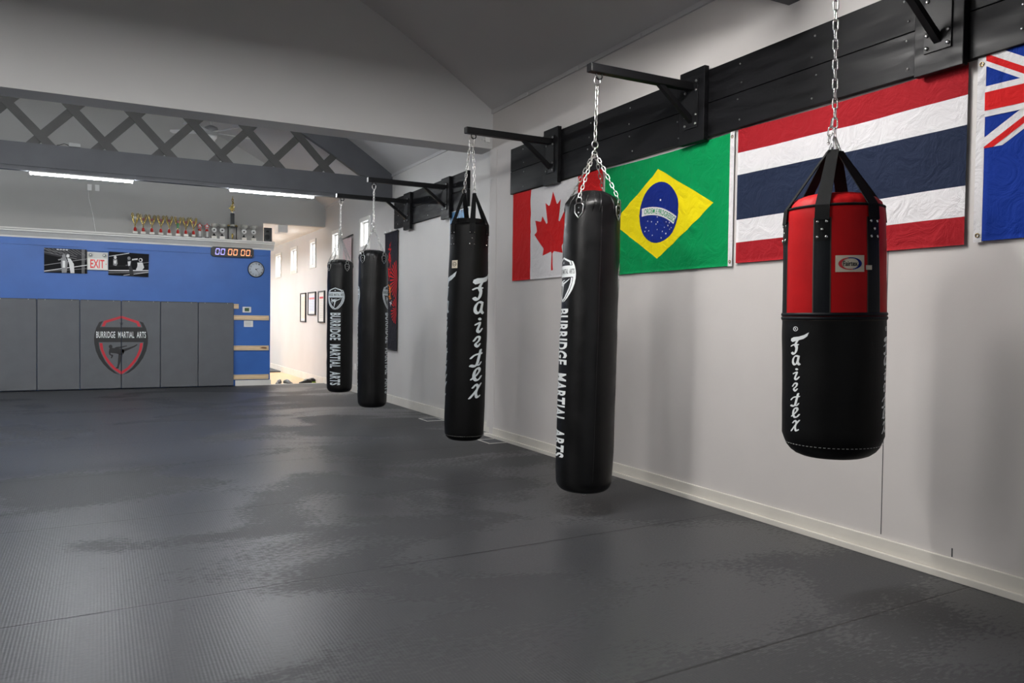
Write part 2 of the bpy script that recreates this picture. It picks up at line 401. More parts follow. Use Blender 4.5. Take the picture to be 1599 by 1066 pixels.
# ================================================================== SETTING
XN, XF_, XL = 3.90, 4.04, -7.5
YJ = 7.95
def arch(x): return 5.62 - .0607 * (x + 1.8) ** 2
def wall_x(name, X, th, y0, y1, z0, z1, holes, m, seg=None):
    mb = MB()
    ys = sorted({y0, y1} | {h[0] for h in holes} | {h[1] for h in holes}); zs = sorted({z0, z1} | {h[2] for h in holes} | {h[3] for h in holes})
    for a, b in zip(ys[:-1], ys[1:]):
        for c, e in zip(zs[:-1], zs[1:]):
            if any(h[0] <= a and b <= h[1] and h[2] <= c and e <= h[3] for h in holes): continue
            mb.box((X, a, c), (X + th, b, e))
    return struct(mb.build(name, m))
def slab(name, a, b, m):
    mb = MB(); mb.box(a, b); return struct(mb.build(name, m))

fo = slab('floor', (XL, -5, -.1), (XN + .2, 15.79, 0), floorm)
slab('floor_hall', (-1, 15.79, -.14), (XF_ + .1, 24.6, -.04), woodm)
slab('trim_floor_edge', (2.97, 15.785, -.04), (XF_ - .035, 15.83, .006), whitem)
# the mat surface is a touch short of the wall far end: far wall stands 14 cm further out
WINS = [(12.94, 13.36, 2.56, 2.98), (14.84, 15.22, 2.52, 2.94), (16.65, 17.03, 2.45, 2.92), (18.42, 18.95, 2.42, 2.9), (20.2, 20.75, 2.4, 2.88)]
wall_x('wall_right', XN, .3, -5, YJ, 0, 3.7, [], wallm)
wall_x('wall_right_far', XF_, .25, YJ, 24.6, -.1, 3.6, WINS, wallfar)
darkw = mat('side_wall_paint', srgb(150, 149, 148), .6)
slab('wall_left', (XL - .2, -5, 0), (XL, 15.86, 3.75), darkw)
slab('wall_rear', (XL, -5.2, 0), (XN + .3, -5, 5.7), darkw)
mb = MB(); mb.box((XN - .004, 7.83, .104), (XN + .02, 8.0, 3.225)); struct(mb.build('wall_pilaster', wallm))
# arched ceiling
mb = MB(); xs = [XL - .2 + i * (4.3 + .2 - XL) / 48 for i in range(49)]
mb.prism([(x, arch(x)) for x in xs] + [(x, arch(x) + .1) for x in reversed(xs)], -5.2, 16.0)
o = struct(mb.build('ceiling', greym))
for p in o.data.polygons: p.use_smooth = False
# gable fascia hanging from the arch, with its soffit
xs = [XL + i * (XN + .02 - XL) / 40 for i in range(41)]
mb = MB(); mb.prism([(XN + .02, 3.225), (XL, 3.225)] + [(x, arch(x) + .02) for x in xs], YJ, 8.28); struct(mb.build('wall_fascia', fasc))
mb = MB(); mb.box((XL, YJ - .006, 3.225), (XN - .01, YJ, 3.25)); 
# grey upper back wall with the hallway opening, blue partition below
mb = MB(); xs = [XL + i * (XF_ + .02 - XL) / 40 for i in range(41)]
mb.prism([(XF_ + .02, 3.15), (2.83, 3.15), (2.83, 2.6), (XL, 2.6)] + [(x, arch(x) + .02) for x in xs], 15.86, 16.0); struct(mb.build('wall_back_upper', backm))
slab('wall_back', (XL, 15.72, 0), (2.945, 15.86, 2.63), bluem)
slab('ceiling_hall', (-1, 16.0, 3.15), (XF_ + .1, 24.6, 3.25), whitem)
slab('wall_hall_left', (-1.1, 16.0, -.1), (-1, 24.6, 3.2), wallfar)
slab('wall_hall_end', (-1, 24.5, -.1), (XF_ + .1, 24.6, 3.2), wallfar)
# crown shelf and blue batten below it
mb = MB(); cr = [(15.72, 2.61), (15.70, 2.615), (15.695, 2.64), (15.665, 2.665), (15.63, 2.70), (15.60, 2.715), (15.60, 2.735), (15.575, 2.745), (15.575, 2.77), (15.90, 2.77), (15.90, 2.7), (15.86, 2.63), (15.86, 2.61)]
mb.prism(cr, XL, 2.965, ax='x')
mb.prism([(y * .0 + (15.72 - (15.72 - y) * .9), z) for y, z in cr], 2.965, 3.0, ax='x')
struct(mb.build('trim_shelf', whitem))
slab('trim_batten', (XL, 15.697, 2.495), (2.935, 15.72, 2.612), bluem)
mb = MB(); mb.box((-.19, 15.685, 2.44), (.14, 15.7, 2.60)); struct(mb.build('trim_conduit_cover', bluem))
# baseboards
mb = MB(); mb.box((XN - .016, -5, .035), (XN, 7.83, .112), bev=.004); mb.box((XN - .035, -5, 0), (XN, YJ + .06, .036), bev=.003); struct(mb.build('baseboard_right', basem))
mb = MB(); mb.box((XF_ - .022, 8.0, -.0), (XF_, 15.83, .125), bev=.004); struct(mb.build('baseboard_far', basem))
mb = MB(); mb.box((XF_ - .022, 15.86, -.04), (XF_, 24.5, .11), bev=.004); struct(mb.build('baseboard_hall', basem))
mb = MB(); mb.box((2.3, 15.69, .0), (2.96, 15.72, .105)); struct(mb.build('baseboard_back', whitem))
# cove strip where the wall meets the arch, wall sheet seams
mb = MB(); mb.box((XN - .02, -5, arch(XN) - .035), (XN, YJ, arch(XN) + .004)); struct(mb.build('trim_cove', greym))
mb = MB()
for i in range(5): mb.box((XN - .03, 3.3 + i * .95, arch(XN) - .042 + .0 * i), (XN - .018, 3.34 + i * .95, arch(XN) - .01))
struct(mb.build('trim_cove_clips', greym))
mb = MB(); mb.box((XF_ - .015, 8.28, arch(XF_) - .03), (XF_, 15.86, arch(XF_) + .01)); struct(mb.build('trim_cove_far', greym))
mb = MB(); mb.box((XN - .0015, 2.918, .13), (XN, 2.922, 2.62)); mb.box((XN - .0015, 2.50, .115), (XN, 2.506, .16)); struct(mb.build('trim_wall_seam', matedge))
# made-up shop window behind the camera, added as weak fill light
mb = MB(); 
for q in (((-6.6, -5.0, .5), (-6.5, -4.95, 2.9)), ((3.0, -5.0, .5), (3.1, -4.95, 2.9)), ((-6.6, -5, .4), (3.1, -4.93, .5)), ((-6.6, -5, 2.9), (3.1, -4.95, 3.0)), ((-3.4, -5, .5), (-3.3, -4.95, 2.9)), ((-.1, -5, .5), (0, -4.95, 2.9))): mb.box(*q)
wn = struct(mb.build('window_6', whitem)); fill_on = mat('front_fill_pane', (.95, .97, 1), .3, emit=FRONT_FILL)
for a, b in ((-6.5, -3.4), (-3.3, -.1), (0, 3.0)):
    p = MB(); p.box((a, -4.99, .5), (b, -4.98, 2.9)); p.build('pane', fill_on, wn)
# windows
for i, (a, b, c, e) in enumerate(WINS):
    mb = MB(); t = .07
    for q in (((XF_ - .018, a - t, c - t), (XF_, b + t, c)), ((XF_ - .018, a - t, e), (XF_, b + t, e + t)), ((XF_ - .018, a - t, c), (XF_, a, e)), ((XF_ - .018, b, c), (XF_, b + t, e))): mb.box(*q)
    wn = struct(mb.build('window_%d' % (i + 1), whitem))
    p = MB(); p.box((XF_ + .06, a, c), (XF_ + .075, b, e)); p.build('pane', day_on, wn)
    p = MB(); p.box((XF_ + .045, a, c), (XF_ + .06, a + .025, e)); p.box((XF_ + .045, b - .025, c), (XF_ + .06, b, e)); p.box((XF_ + .045, a, c), (XF_ + .06, b, c + .025)); p.box((XF_ + .045, a, e - .025), (XF_ + .06, b, e)); p.build('sash', whitem, wn)

# ================================================================== TRUSSES
def truss(Y, zb, label, lattice=True, x0=XL, x1=XF_):
    t = empty('roof_truss', (0, Y, zb), label, 'roof truss')
    b = MB(); b.box((x0, -.045, .055), (x1, .045, .35)); b.box((x0, -.03, 0), (x1, .06, .055)); b.build('bottom_chord', trussm, t)
    xs = [x0 + i * (x1 - x0) / 44 for i in range(45)]
    # solid boarded chord following the arch
    def low(x): return min(arch(x) - .40, 99)
    c = MB()
    for a, d in zip(xs[:-1], xs[1:]):
        la, ld = max(low(a) - zb, .33), max(low(d) - zb, .33)
        c.prism([(a, la), (d, ld), (d, arch(d) + .01 - zb), (a, arch(a) + .01 - zb)], -.045, .045)
    c.build('top_chord', trussm, t)
    if lattice:
        # crossings measured 0.728 m apart: crossings low at z 3.59, high at z 3.975
        for s in (1, -1):
            for k in range(-9, 7):
                xc = .79 + k * .727     # lower crossing
                zc = 3.588 - zb
                # strip through (xc,zc) and up to (xc+s*.3635, zc+.385)
                dx, dz = s * .3635, .385
                ts = -.42; te = 1.0
                while te < 6 and (zc + dz * te) < (max(low(xc + dx * te), 3.6) - zb + .06): te += .05
                p0 = Vector((xc + dx * ts, 0, zc + dz * ts)); p1 = Vector((xc + dx * te, 0, zc + dz * te))
                if min(p0.x, p1.x) < x0 + .1 or max(p0.x, p1.x) > x1 - .3 or (arch(xc) - .4 < zb + zc + .05): continue
                d = (p1 - p0).normalized(); n = Vector((-d.z, 0, d.x)) * .052
                yy = (-.038, -.013) if s < 0 else (-.013, .012)
                q = MB(); q.prism([((p0 + n).x, (p0 + n).z), ((p1 + n).x, (p1 + n).z), ((p1 - n).x, (p1 - n).z), ((p0 - n).x, (p0 - n).z)], yy[0], yy[1]); q.build('lattice_strip', trussl, t)
    k = MB()
    for x in (3.38, 3.6, 3.83):
        k.lathe([(.014, 0), (.014, .012), (.004, .014)], 10, T=Matrix.Translation((x, -.03, .03)) @ Matrix.Rotation(pi / 2, 4, 'X'))
    build_each(k, 'bolt', blacksteel, t)
    return t
truss(11.795, 3.135, 'grey painted roof truss with crossed lattice strips above the lit battens')
truss(3.62, 3.34, 'dark end of a roof beam at the very top edge, above the black planks', lattice=False, x1=XN)

# LED battens
def led(loc, label, length=1.2, m=None):
    t = empty('led_batten', loc, label, 'light fixture', 'lit tube battens under the lattice truss')
    h = MB(); h.box((-length / 2, -.024, -.016), (length / 2, .024, 0), bev=.003); h.build('housing', whitep, t)
    d = MB(); n = 8; pts = [(-.02, -.016)] + [(-.021 * cos(pi * i / n), -.016 - .026 * sin(pi * i / n)) for i in range(1, n)] + [(.02, -.016)]
    d.prism([(a, b) for a, b in pts], -length / 2 + .01, length / 2 - .01, ax='x'); d.build('diffuser', m or led_on, t)
    return t
NL = {0: 'lit white tube batten above the boxing photographs, left of the two', 1: 'lit white tube batten above the tallest trophy, right of the two'}
for i, x in enumerate((-.19, 2.235)): led((x, 11.795, 3.135), NL[i])
def led_far(x, y, z, lab):
    o = led((x, y, z), lab, m=led_near if y < 5 else None, length=1.2); o['group'] = 'tube battens outside the view'
    if y < 5:
        q = MB()
        for sy in (-1, 1): q.prism([(sy * .022, 0), (sy * .10, -.008), (sy * .104, -.0255), (sy * .100, -.0255), (sy * .096, -.010), (sy * .022, -.004)], -.6, .6, ax='x')
        q.build('added_cutoff_skirt', whitep, o)  # unseen skirts added to cut light rising to upper wall and ceiling
    return o
for x in (-2.63, -5.07): led_far(x, 11.795, 3.135, 'lit white tube batten out of view to the left under the lattice truss')
for x in (-5.07, -2.63, -.19, 2.235): led_far(x, 3.62, 3.34, 'lit white tube batten out of view above the camera on the near beam')
for x in (-5.6, -3.15, -.7, 1.7): led_far(x, 8.32, 3.50, 'lit white tube batten out of view on the rear face of the gable fascia')
# unseen panels added and hung low to brighten the hallway and its ceiling
for i, (x, y) in enumerate(((1.7, 17.6), (1.9, 20.2), (2.0, 22.8))):
    t = empty('added_panel_light', (x, y, 3.15), 'unseen lit panel added behind the blue wall to brighten the hallway', 'light fixture', 'added panels in the hallway')
    h = MB()
    for q in (((-.62, -.32, -.33), (.62, -.30, -.27)), ((-.62, .30, -.33), (.62, .32, -.27)), ((-.62, -.30, -.33), (-.60, .30, -.27)), ((.60, -.30, -.33), (.62, .30, -.27))): h.box(*q)
    h.build('frame', whitep, t)
    for sx in (-.5, .5): h = MB(); h.tube([(sx, 0, -.28), (sx, 0, 0)], .004, 6); h.build('hanger', steel, t)
    h = MB(); h.box((-.60, -.30, -.325), (.60, .30, -.275)); h.build('diffuser', hall_on, t)

# small devices
t = empty('junction_box', (-.28 + .0, 11.77, 3.486), 'small grey box with trailing wire on top of the truss chord', 'electrical box')
o = MB(); o.box((-.07, -.04, 0), (.07, .04, .05), bev=.005); o.build('box', greyp, t)
o = MB(); o.tube([(-.07, 0, .02), (-.12, 0, .035), (-.17, 0, .012), (-.2, .0, .006)], .004, 6); o.build('wire', blackp, t)

# ceiling fan
t = empty('ceiling_fan', (1.62, 13.75, arch(1.62)), 'white five blade ceiling fan seen through the lattice', 'ceiling fan')
zf = 4.30 - arch(1.62)
o = MB(); o.lathe([(.07, 0), (.07, -.03), (.02, -.06)], 20); o.build('canopy', whitep, t)
o = MB(); o.tube([(0, 0, -.04), (0, 0, zf + .12)], .012, 8); o.build('rod', whitep, t)
o = MB(); o.lathe([(.03, zf + .13), (.10, zf + .1), (.12, zf + .03), (.10, zf - .02), (.06, zf - .04)], 24); o.build('motor', greyp, t)
o = MB(); o.lathe([(.095, zf - .03), (.09, zf - .07), (.06, zf - .10), (.01, zf - .115)], 24); o.build('light_bowl', whitep, t)
for k in range(5):
    a = R(12 + 72 * k); o = MB(); T = Matrix.Rotation(a, 4, 'Z') @ Matrix.Rotation(R(10), 4, 'X')
    o.prism([(.10, -.045), (.2, -.055), (.5, -.075), (.63, -.07), (.66, 0), (.63, .06), (.5, .065), (.2, .05), (.10, .04)], zf * 0 - .004, .004, ax='z', T=Matrix.Translation((0, 0, zf + .02)) @ T); o.build('blade', whitep, t)

# wall outlets on the grey upper wall with a cable
t = empty('outlet_pair', (-.1, 15.86, 3.57), 'two white outlet plates with a hanging cable on the upper grey wall', 'outlet')
for x in (-.085, .035): o = MB(); o.box((x, -.008, -.055), (x + .07, 0, .055), bev=.003); o.box((x + .02, -.011, -.03), (x + .05, -.008, .03)); o.build('plate', whitep, t)
o = MB(); o.tube([(-.07, -.012, -.06), (-.06, -.014, -.2), (-.03, -.014, -.33), (.005, -.014, -.5), (.03, -.014, -.7), (.05, -.014, -.79)], .006, 6); o.build('cable', whitep, t)
# exit box high on fascia corner hook
o = MB(); o.box((3.80, YJ - .02, 3.29), (3.86, YJ, 3.34), bev=.004); o.tube([(3.80, YJ - .015, 3.32), (3.76, YJ - .02, 3.31)], .006, 6); tag(o.build('wall_clip', whitep), 'small white clip on the fascia near the corner above the third bag', 'clip')

# ================================================================== BLACK PLANKS AND BRACKETS
def planks(X0, y0, y1, z0, z1, label, cat='plank mount', n=2, jog=None):
    t = empty('plank_mount', (X0, y0, z0), label, cat)
    h = (z1 - z0) / n
    for i in range(n):
        o = MB(); o.box((-.04, 0, i * h + .002), (0, y1 - y0, (i + 1) * h - .002), bev=.003); o.build('plank', blackwood, t)
    o = MB()
    yy = .06
    while yy < y1 - y0:
        for z in (.06, h - .05, h + .06, z1 - z0 - .06):
            o.lathe([(.007, 0), (.006, .004), (.001, .005)], 8, T=Matrix.Translation((-.04, yy + random.uniform(-.03, .03), z + random.uniform(-.015, .015))) @ Matrix.Rotation(-pi / 2, 4, 'Y'))
        yy += .62
    build_each(o, 'screw', steel, t)
    return t
planks(XN, .9, 7.43, 2.64, 3.12, 'long black stained double plank above the flags on the near wall')
planks(XF_, 8.84, 11.55, 2.69, 3.15, 'shorter black stained double plank on the far wall beyond the pilaster')
def bracket(XW, Y, label, xend=2.93, zc=3.02):
    """XW: face of the planks"""
    t = empty('bag_bracket', (XW, Y, zc), label, 'wall bracket', 'steel bag brackets on the black planks')
    o = MB(); o.box((-.042, -.135, -.405), (0, .135, .125), bev=.004); o.build('mounting_board', blackwood, t)
    o = MB(); o.box((-.05, -.075, -.30), (-.042, .075, .05), bev=.002); pl = o.build('plate', blacksteel, t)
    o = MB()
    for y in (-.058, .058):
        for z in (.03, -.035, -.21, -.275):
            o.lathe([(.011, 0), (.011, .007), (.004, .010)], 6, T=Matrix.Translation((-.05, y, z)) @ Matrix.Rotation(-pi / 2, 4, 'Y'))
    build_each(o, 'bolt', steel, pl)
    L_ = xend - XW
    o = MB(); o.box((L_, -.029, -.029), (-.05, .029, .029), bev=.006); o.build('arm', blacksteel, t)
    o = MB(); o.prism([(-.05, -.262), (-.05, -.215), (-.30, -.029), (-.352, -.029)], -.018, .018); o.build('brace', blacksteel, t)
    o = MB(); o.box((L_ - .004, -.027, -.027), (L_, .027, .027), bev=.0015); o.build('end_cap', greyp if XW > 3.95 else blackp, t)
    o = MB(); o.tube([(L_ + .08 + .024 * cos(a), 0, -.045 + .024 * sin(a)) for a in [2 * pi * i / 16 for i in range(16)]], .0055, 8, closed=True); o.build('eye_ring', blacksteel, t)
    return t
BN = XN - .04; BF = XF_ - .04
bracket(BN, 2.60, 'black steel bracket at the top right above the red and black bag')
bracket(BN, 4.504, 'black steel bracket arm above the green flag, holding the fourth bag from the left')
bracket(BN, 6.528, 'black steel bracket at the left end of the near plank, holding the middle bag')
bracket(BF, 9.449, 'black steel bracket over the second bag from the left')
bracket(BF, 10.884, 'black steel bracket over the leftmost bag, the farthest one')

# ================================================================== BAGS
def chain_mb(mb, p0, p1, pitch=.035, wd=.013, wr=.0034, n=None):
    p0, p1 = Vector(p0), Vector(p1); d = p1 - p0; k = max(1, round(d.length / pitch)); st = d.length / k
    q = d.to_track_quat('Z', 'Y').to_matrix().to_4x4()
    hl = st / 2 + wr * .9
    for i in range(k):
        T = Matrix.Translation(p0 + d * ((i + .5) / k)) @ q @ Matrix.Rotation((pi / 2) * (i % 2) + .35, 4, 'Z')
        r = wd - wr; pts = []
        for j in range(7): a = pi * j / 6; pts.append((r * cos(a), 0, hl - r + r * sin(a)))
        for j in range(7): a = pi + pi * j / 6; pts.append((r * cos(a), 0, -hl + r + r * sin(a)))
        mb.tube(pts, wr, 6, closed=True, T=T)
def torus_mb(mb, c, r, wr, axis='Y', n=20, sx=1):
    pts = []
    for i in range(n):
        a = 2 * pi * i / n
        p = {'Y': (r * cos(a) * sx, 0, r * sin(a)), 'X': (0, r * cos(a) * sx, r * sin(a)), 'Z': (r * cos(a), r * sin(a), 0)}[axis]
        pts.append(Vector(c) + Vector(p))
    mb.tube(pts, wr, 7, closed=True)

class Bag:
    def __init__(s, name, x, y, ztop, zbot, Rr, tilt, label, hang=2.985, style='fold', cat='punching bag'):
        s.x, s.y = x, y; s.Rr = Rr; s.h = hang; s.zt = ztop - hang; s.zb = zbot - hang; s.seed = x * 3 + y
        s.style = style
        s.e = empty(name, (x, y, hang), label, cat, None); s.e.rotation_euler = (0, tilt, 0)
        d = Vector((x, y, 0)).normalized(); s.d = d; s.rt = Vector((d.y, -d.x, 0))
    def z(s, zw): return zw - s.h
    def r(s, phi, z):
        t = (z - s.zb) / (s.zt - s.zb)
        b = s.Rr * (1 + .015 * sin(pi * t * 1.2) - .02 * (t > .8) * (t - .8) * 5)
        n = noise.noise(Vector((cos(phi) * .9 + s.seed, sin(phi) * .9, z * 3.2))) * .005 + noise.noise(Vector((cos(phi) * 2 + s.seed, sin(phi) * 2, z * 9))) * .0016
        return b + n
    def P(s, u, z, dep=0, rr=None):
        phi = u; r = (s.r(phi, z) if rr is None else rr) + dep
        return (s.rt * sin(phi) - s.d * cos(phi)) * r + Vector((0, 0, z))
    def fn(s, phi0, z0, m=1.0, dm=1.0):
        """u metres to the right of phi0, v metres up from z0"""
        return lambda u, v, dep: s.P(phi0 + u / s.Rr, z0 + v, dep)
    def body(s, prof_top, m, name='body', bands=None, n=64, mats=None):
        mb = MB(); zs = []
        c = .075; rb = s.Rr * .985
        rings = [('abs', 0.001, s.zb + .004), ('abs', rb * .45, s.zb), ('abs', rb - c, s.zb + .002)]
        for k in range(1, 6): a = pi / 2 * k / 6; rings.append(('abs', rb - c + c * sin(a), s.zb + .002 + c * (1 - cos(a))))
        z = s.zb + .002 + c; ztop = prof_top[0][1]
        k = 46
        for i in range(k + 1): rings.append(('fn', 0, z + (ztop - z) * i / k))
        for (f, zz, rip) in prof_top[1:]: rings.append(('rip', f, zz, rip))
        vs_ = []
        for rg in rings:
            for j in range(n):
                phi = 2 * pi * j / n - pi; zz = rg[2]
                if rg[0] == 'abs': rr = rg[1]
                elif rg[0] == 'fn':
                    rr = s.r(phi, zz)
                    if zz < z + .1: q = (zz - z) / .1; rr = rr * q + rb * (1 - q)
                else: rr = s.Rr * rg[1] * (1 + rg[3] * (sin(9 * phi + s.seed) * .6 + sin(23 * phi) * .4) )
                vs_.append(s.P(phi, zz, 0, rr))
        fs = []; mi = []
        for i in range(len(rings) - 1):
            for j in range(n):
                fs.append((i * n + j, i * n + (j + 1) % n, (i + 1) * n + (j + 1) % n, (i + 1) * n + j))
        mb.add(vs_, fs, 0, True)
        o = mb.build(name, mats or m, s.e)
        return o
    def slot(s): pass

def fold_bag(label, x, y, ztop, zbot, Rr, tilt, phis_logo, phi_tab, printm, ringz, seam=None, cone=1.0):
    s = Bag('heavy_bag', x, y, ztop, zbot, Rr, tilt, label)
    zt = s.zt
    q = cone; s.body([(0, zt - .125), (.985, zt - .10, .012), (.945, zt - .085, .03), (.89, zt - .07, .04), (.80, zt - .07 + .025 * q, .05), (.62, zt - .07 + .05 * q, .05), (.45, zt - .07 + .068 * q, .04), (.38, zt - .07 + .07 * q, .03), (.34, zt - .07 + .055 * q, .02), (.30, zt - .09, .0), (.001, zt - .09, 0)], vinyl)
    # gathered collar folds
    o = MB()
    for k in range(14):
        ph = 2 * pi * k / 14 + .2 * sin(k * 5)
        o.tube([s.P(ph, zt - .16, .0), s.P(ph + .02, zt - .125, .001), s.P(ph + .05, zt - .085, 0, s.Rr * .945), s.P(ph + .07, zt - .07 + .03 * cone, 0, s.Rr * .78), s.P(ph + .09, zt - .07 + .055 * cone, 0, s.Rr * .58)], [.001, .0055, .007, .006, .003], 6)
    o.build('top_folds', vinyl, s.e)
    zr = s.z(ringz)
    # tabs
    for k in range(4):
        ph = phi_tab + k * pi / 2; z1 = zt - .115
        out = [(-.033, .0), (-.030, -.05), (0, -.085), (.030, -.05), (.033, 0), (.018, .012), (-.018, .012)]
        f = s.fn(ph, z1)
        tb = empty('suspension_tab', (0, 0, 0)); tb.parent = s.e
        d = D2(); d.poly(out, 0); d.build('leather_patch', vinyl2, f, tb, base=.003)
        o = MB(); pts = []
        for i in range(len(out)):
            a, b = out[i], out[(i + 1) % len(out)]
            for q in (0, .5): pts.append(f(a[0] + (b[0] - a[0]) * q, a[1] + (b[1] - a[1]) * q, .005))
        o.tube(pts, .0038, 6, closed=True)
        for (a, b) in ((0, -.018), (0, -.05)):
            c = f(a, b, .005); o.tube([c, f(a, b, .009)], [.006, .003], 8)
        o.build('metal_frame', steel, tb)
        o = MB(); o.tube([f(-.018, .008, .006), f(-.02, .035, .008), f(-.012, .052, .006), f(.012, .052, .006), f(.02, .035, .008), f(.018, .008, .006)], .0035, 7)
        o.build('bail', steel, tb)
        o = MB(); a = f(0, .05, .006); b = s.P(ph, zr, 0, .014)
        chain_mb(o, a, b, .034, .0125, .0032); o.build('hanging_chain', steel, s.e)
    o = MB(); torus_mb(o, (0, 0, zr + .004), .021, .004, 'Y'); torus_mb(o, (0, 0, zr + .068), .024, .0045, 'Y'); o.tube([(0, 0, zr + .018), (0, 0, zr + .05)], .0065, 8); o.build('swivel_ring', steel, s.e)
    o = MB(); chain_mb(o, (0, 0, zr + .09), (0, 0, -.075), .035, .0135, .0036); o.build('main_chain', steel, s.e)
    o = MB(); torus_mb(o, (0, 0, -.045), .032, .005, 'Y', sx=.72); o.build('carabiner', steel, s.e)
    # bottom ring
    o = MB(); torus_mb(o, s.P(.3, s.zb - .018, 0, .02), .016, .0022, 'Y'); o.tube([s.P(.3, s.zb + .01, 0, .02), s.P(.3, s.zb - .004, 0, .02)], .004, 6); o.build('bottom_ring', steel, s.e)
    if seam is not None:
        o = MB(); o.tube([s.P(seam, s.zb + .09 + (zt - .12 - s.zb - .09) * i / 40, .0004) for i in range(41)], .0016, 5); o.build('side_seam', blackp, s.e)
    for ph in phis_logo:
        d = shield(0, 0, 0, 1, gap=True).xf(lambda a, b: (a * .258, b * .275))
        # white band behind black lettering comes from the band itself
        d.build('shield_print', [printm, print_k], s.fn(ph, s.z(1.733)), s.e, step=(.02, .05))
        d = D2(); v, f = text2d('BURRIDGE  MARTIAL  ARTS', .032, 1.14)
        d.it.append(([(b * .155 - .0775, -a * 1.0) for a, b in v], f, 0, 0))
        d.build('lettering', printm, s.fn(ph, s.z(1.385)), s.e, step=(.02, .05))
    return s

fold_bag('leftmost and farthest black bag, its white shield and lettering facing the camera', 2.99, 10.884, 2.165, .275, .176, 0, (R(-22), R(158)), R(-58), print_g, 2.42, R(68), .5)
fold_bag('second black bag from the left, shields wrapped round both its edges', 3.01, 9.449, 2.185, .212, .181, 0, (R(-100), R(81)), R(-45), print_g, 2.41, R(-8), .6)
fold_bag('large black bag with white lettering on its left edge, before the maple leaf flag', 2.995, 4.504, 2.185, .150, .193, .022, (R(-68), R(110)), R(-28), print_w, 2.44, R(19))

def strap_mb(mb, a, b, side_a, side_b, w, th=.004, sag=.0):
    """flat webbing from a to b; side vectors give its width direction"""
    n = 8; vs_ = []
    a, b = Vector(a), Vector(b)
    nrm = (b - a).cross(side_a).normalized()
    for i in range(n + 1):
        t = i / n; p = a.lerp(b, t); sd = side_a.lerp(side_b, t).normalized() * (w[0] * (1 - t) + w[1] * t) / 2
        for q in ((-1, -1), (1, -1), (1, 1), (-1, 1)): vs_.append(p + sd * q[0] + nrm * th / 2 * q[1])
    fs = [(3, 2, 1, 0), tuple(n * 4 + i for i in range(4))]
    for i in range(n):
        for j in range(4): fs.append((i * 4 + j, i * 4 + (j + 1) % 4, i * 4 + 4 + (j + 1) % 4, i * 4 + 4 + j))
    mb.add(vs_, fs)
def rivets(s, f, pts, parent, r=.0065):
    o = MB()
    for (a, b) in pts: o.tube([f(a, b, .004), f(a, b, .008), f(a, b, .0105)], [r, r * .9, r * .3], 9)
    return build_each(o, 'rivet', chrome, parent)
def dashes(s, z, rr, n, parent):
    o = MB()
    for k in range(n):
        p0 = 2 * pi * k / n; p1 = p0 + 2 * pi / n * .55
        o.tube([s.P(p0, z, 0, rr), s.P(p1, z, 0, rr)], .0011, 4)
    return o.build('stitching', greyp, parent)

# --- middle bag: black, straps and brush lettering
s = Bag('heavy_bag', 2.995, 6.528, 2.215, .215, .180, .017, 'black bag with grey brush lettering hanging by web straps at the pilaster, middle of five')
zt = s.zt
s.body([(0, zt - .075), (.985, zt - .055, .004), (.94, zt - .05, .006), (.86, zt - .045, .01), (.82, zt - .035, .02), (.81, zt - .004, .02), (.79, zt, .01), (.7, zt - .01, 0), (.3, zt - .012, 0), (.001, zt - .012, 0)], vinyl2)
apL = Vector((-.052, -.03, s.z(2.46))); apR = Vector((.035, .0, s.z(2.46)))
apL = s.rt * -.058 + Vector((0, 0, s.z(2.46))); apR = s.rt * .035 + Vector((0, 0, s.z(2.46)))
for k in range(6):
    ph = R(8 + 60 * k - (2 if k else 0)); z1 = s.z(2.09)
    f = s.fn(ph, z1)
    tb = empty('strap_tab', (0, 0, 0)); tb.parent = s.e
    d = D2(); d.rect(-.032, -.125, .032, .01, 0); d.build('leather_patch', vinyl2, f, tb, base=.0035, step=(.015, .06))
    rivets(s, f, [(-.02, -.006), (.02, -.006), (0, -.057), (-.02, -.11), (.02, -.11)], tb)
    o = MB(); left = sin(ph) < -.1 or k == 3
    ap = apL if left else apR
    tang = (s.rt * cos(ph) + s.d * sin(ph))
    mid = s.P(ph, zt - .05, .004)
    strap_mb(o, f(0, -.02, .006), mid, tang, tang, (.05, .05)); strap_mb(o, mid, ap, tang, s.rt * .3 + tang, (.05, .035)); o.build('strap', strapm, s.e)
for ap in (apL, apR):
    o = MB(); torus_mb(o, ap + Vector((0, 0, .012)), .022, .0035, 'Y', sx=.8); chain_mb(o, ap + Vector((0, 0, .034)), (ap.x * .25, ap.y * .25, -.075), .035, .0135, .0036); o.build('chain', steel, s.e)
o = MB(); torus_mb(o, (0, 0, -.05), .034, .005, 'Y', sx=.75); o.build('carabiner', steel, s.e)
for ph in (37, -83, 157):
    script_word().xf(lambda a, b: (a * 3.0, b * 2.43)).build('lettering', print_g, s.fn(R(ph), s.z(1.735)), s.e, step=(.02, .05))
d = D2(); d.rect(-.035, -.035, .035, .035, 0); d.ring(0, 0, .024, .019, 1, 1, sy=.8); d.text('Fairtex', -.017, -.008, .017, .008, 1, 1)
d.build('label', [label, print_k], s.fn(R(-44), s.z(1.80)), s.e, base=.002, step=(.015, .05))
dashes(s, s.zb + .05, s.Rr * .985 - .075 + .075 * sin(R(68)) + .001, 70, s.e)

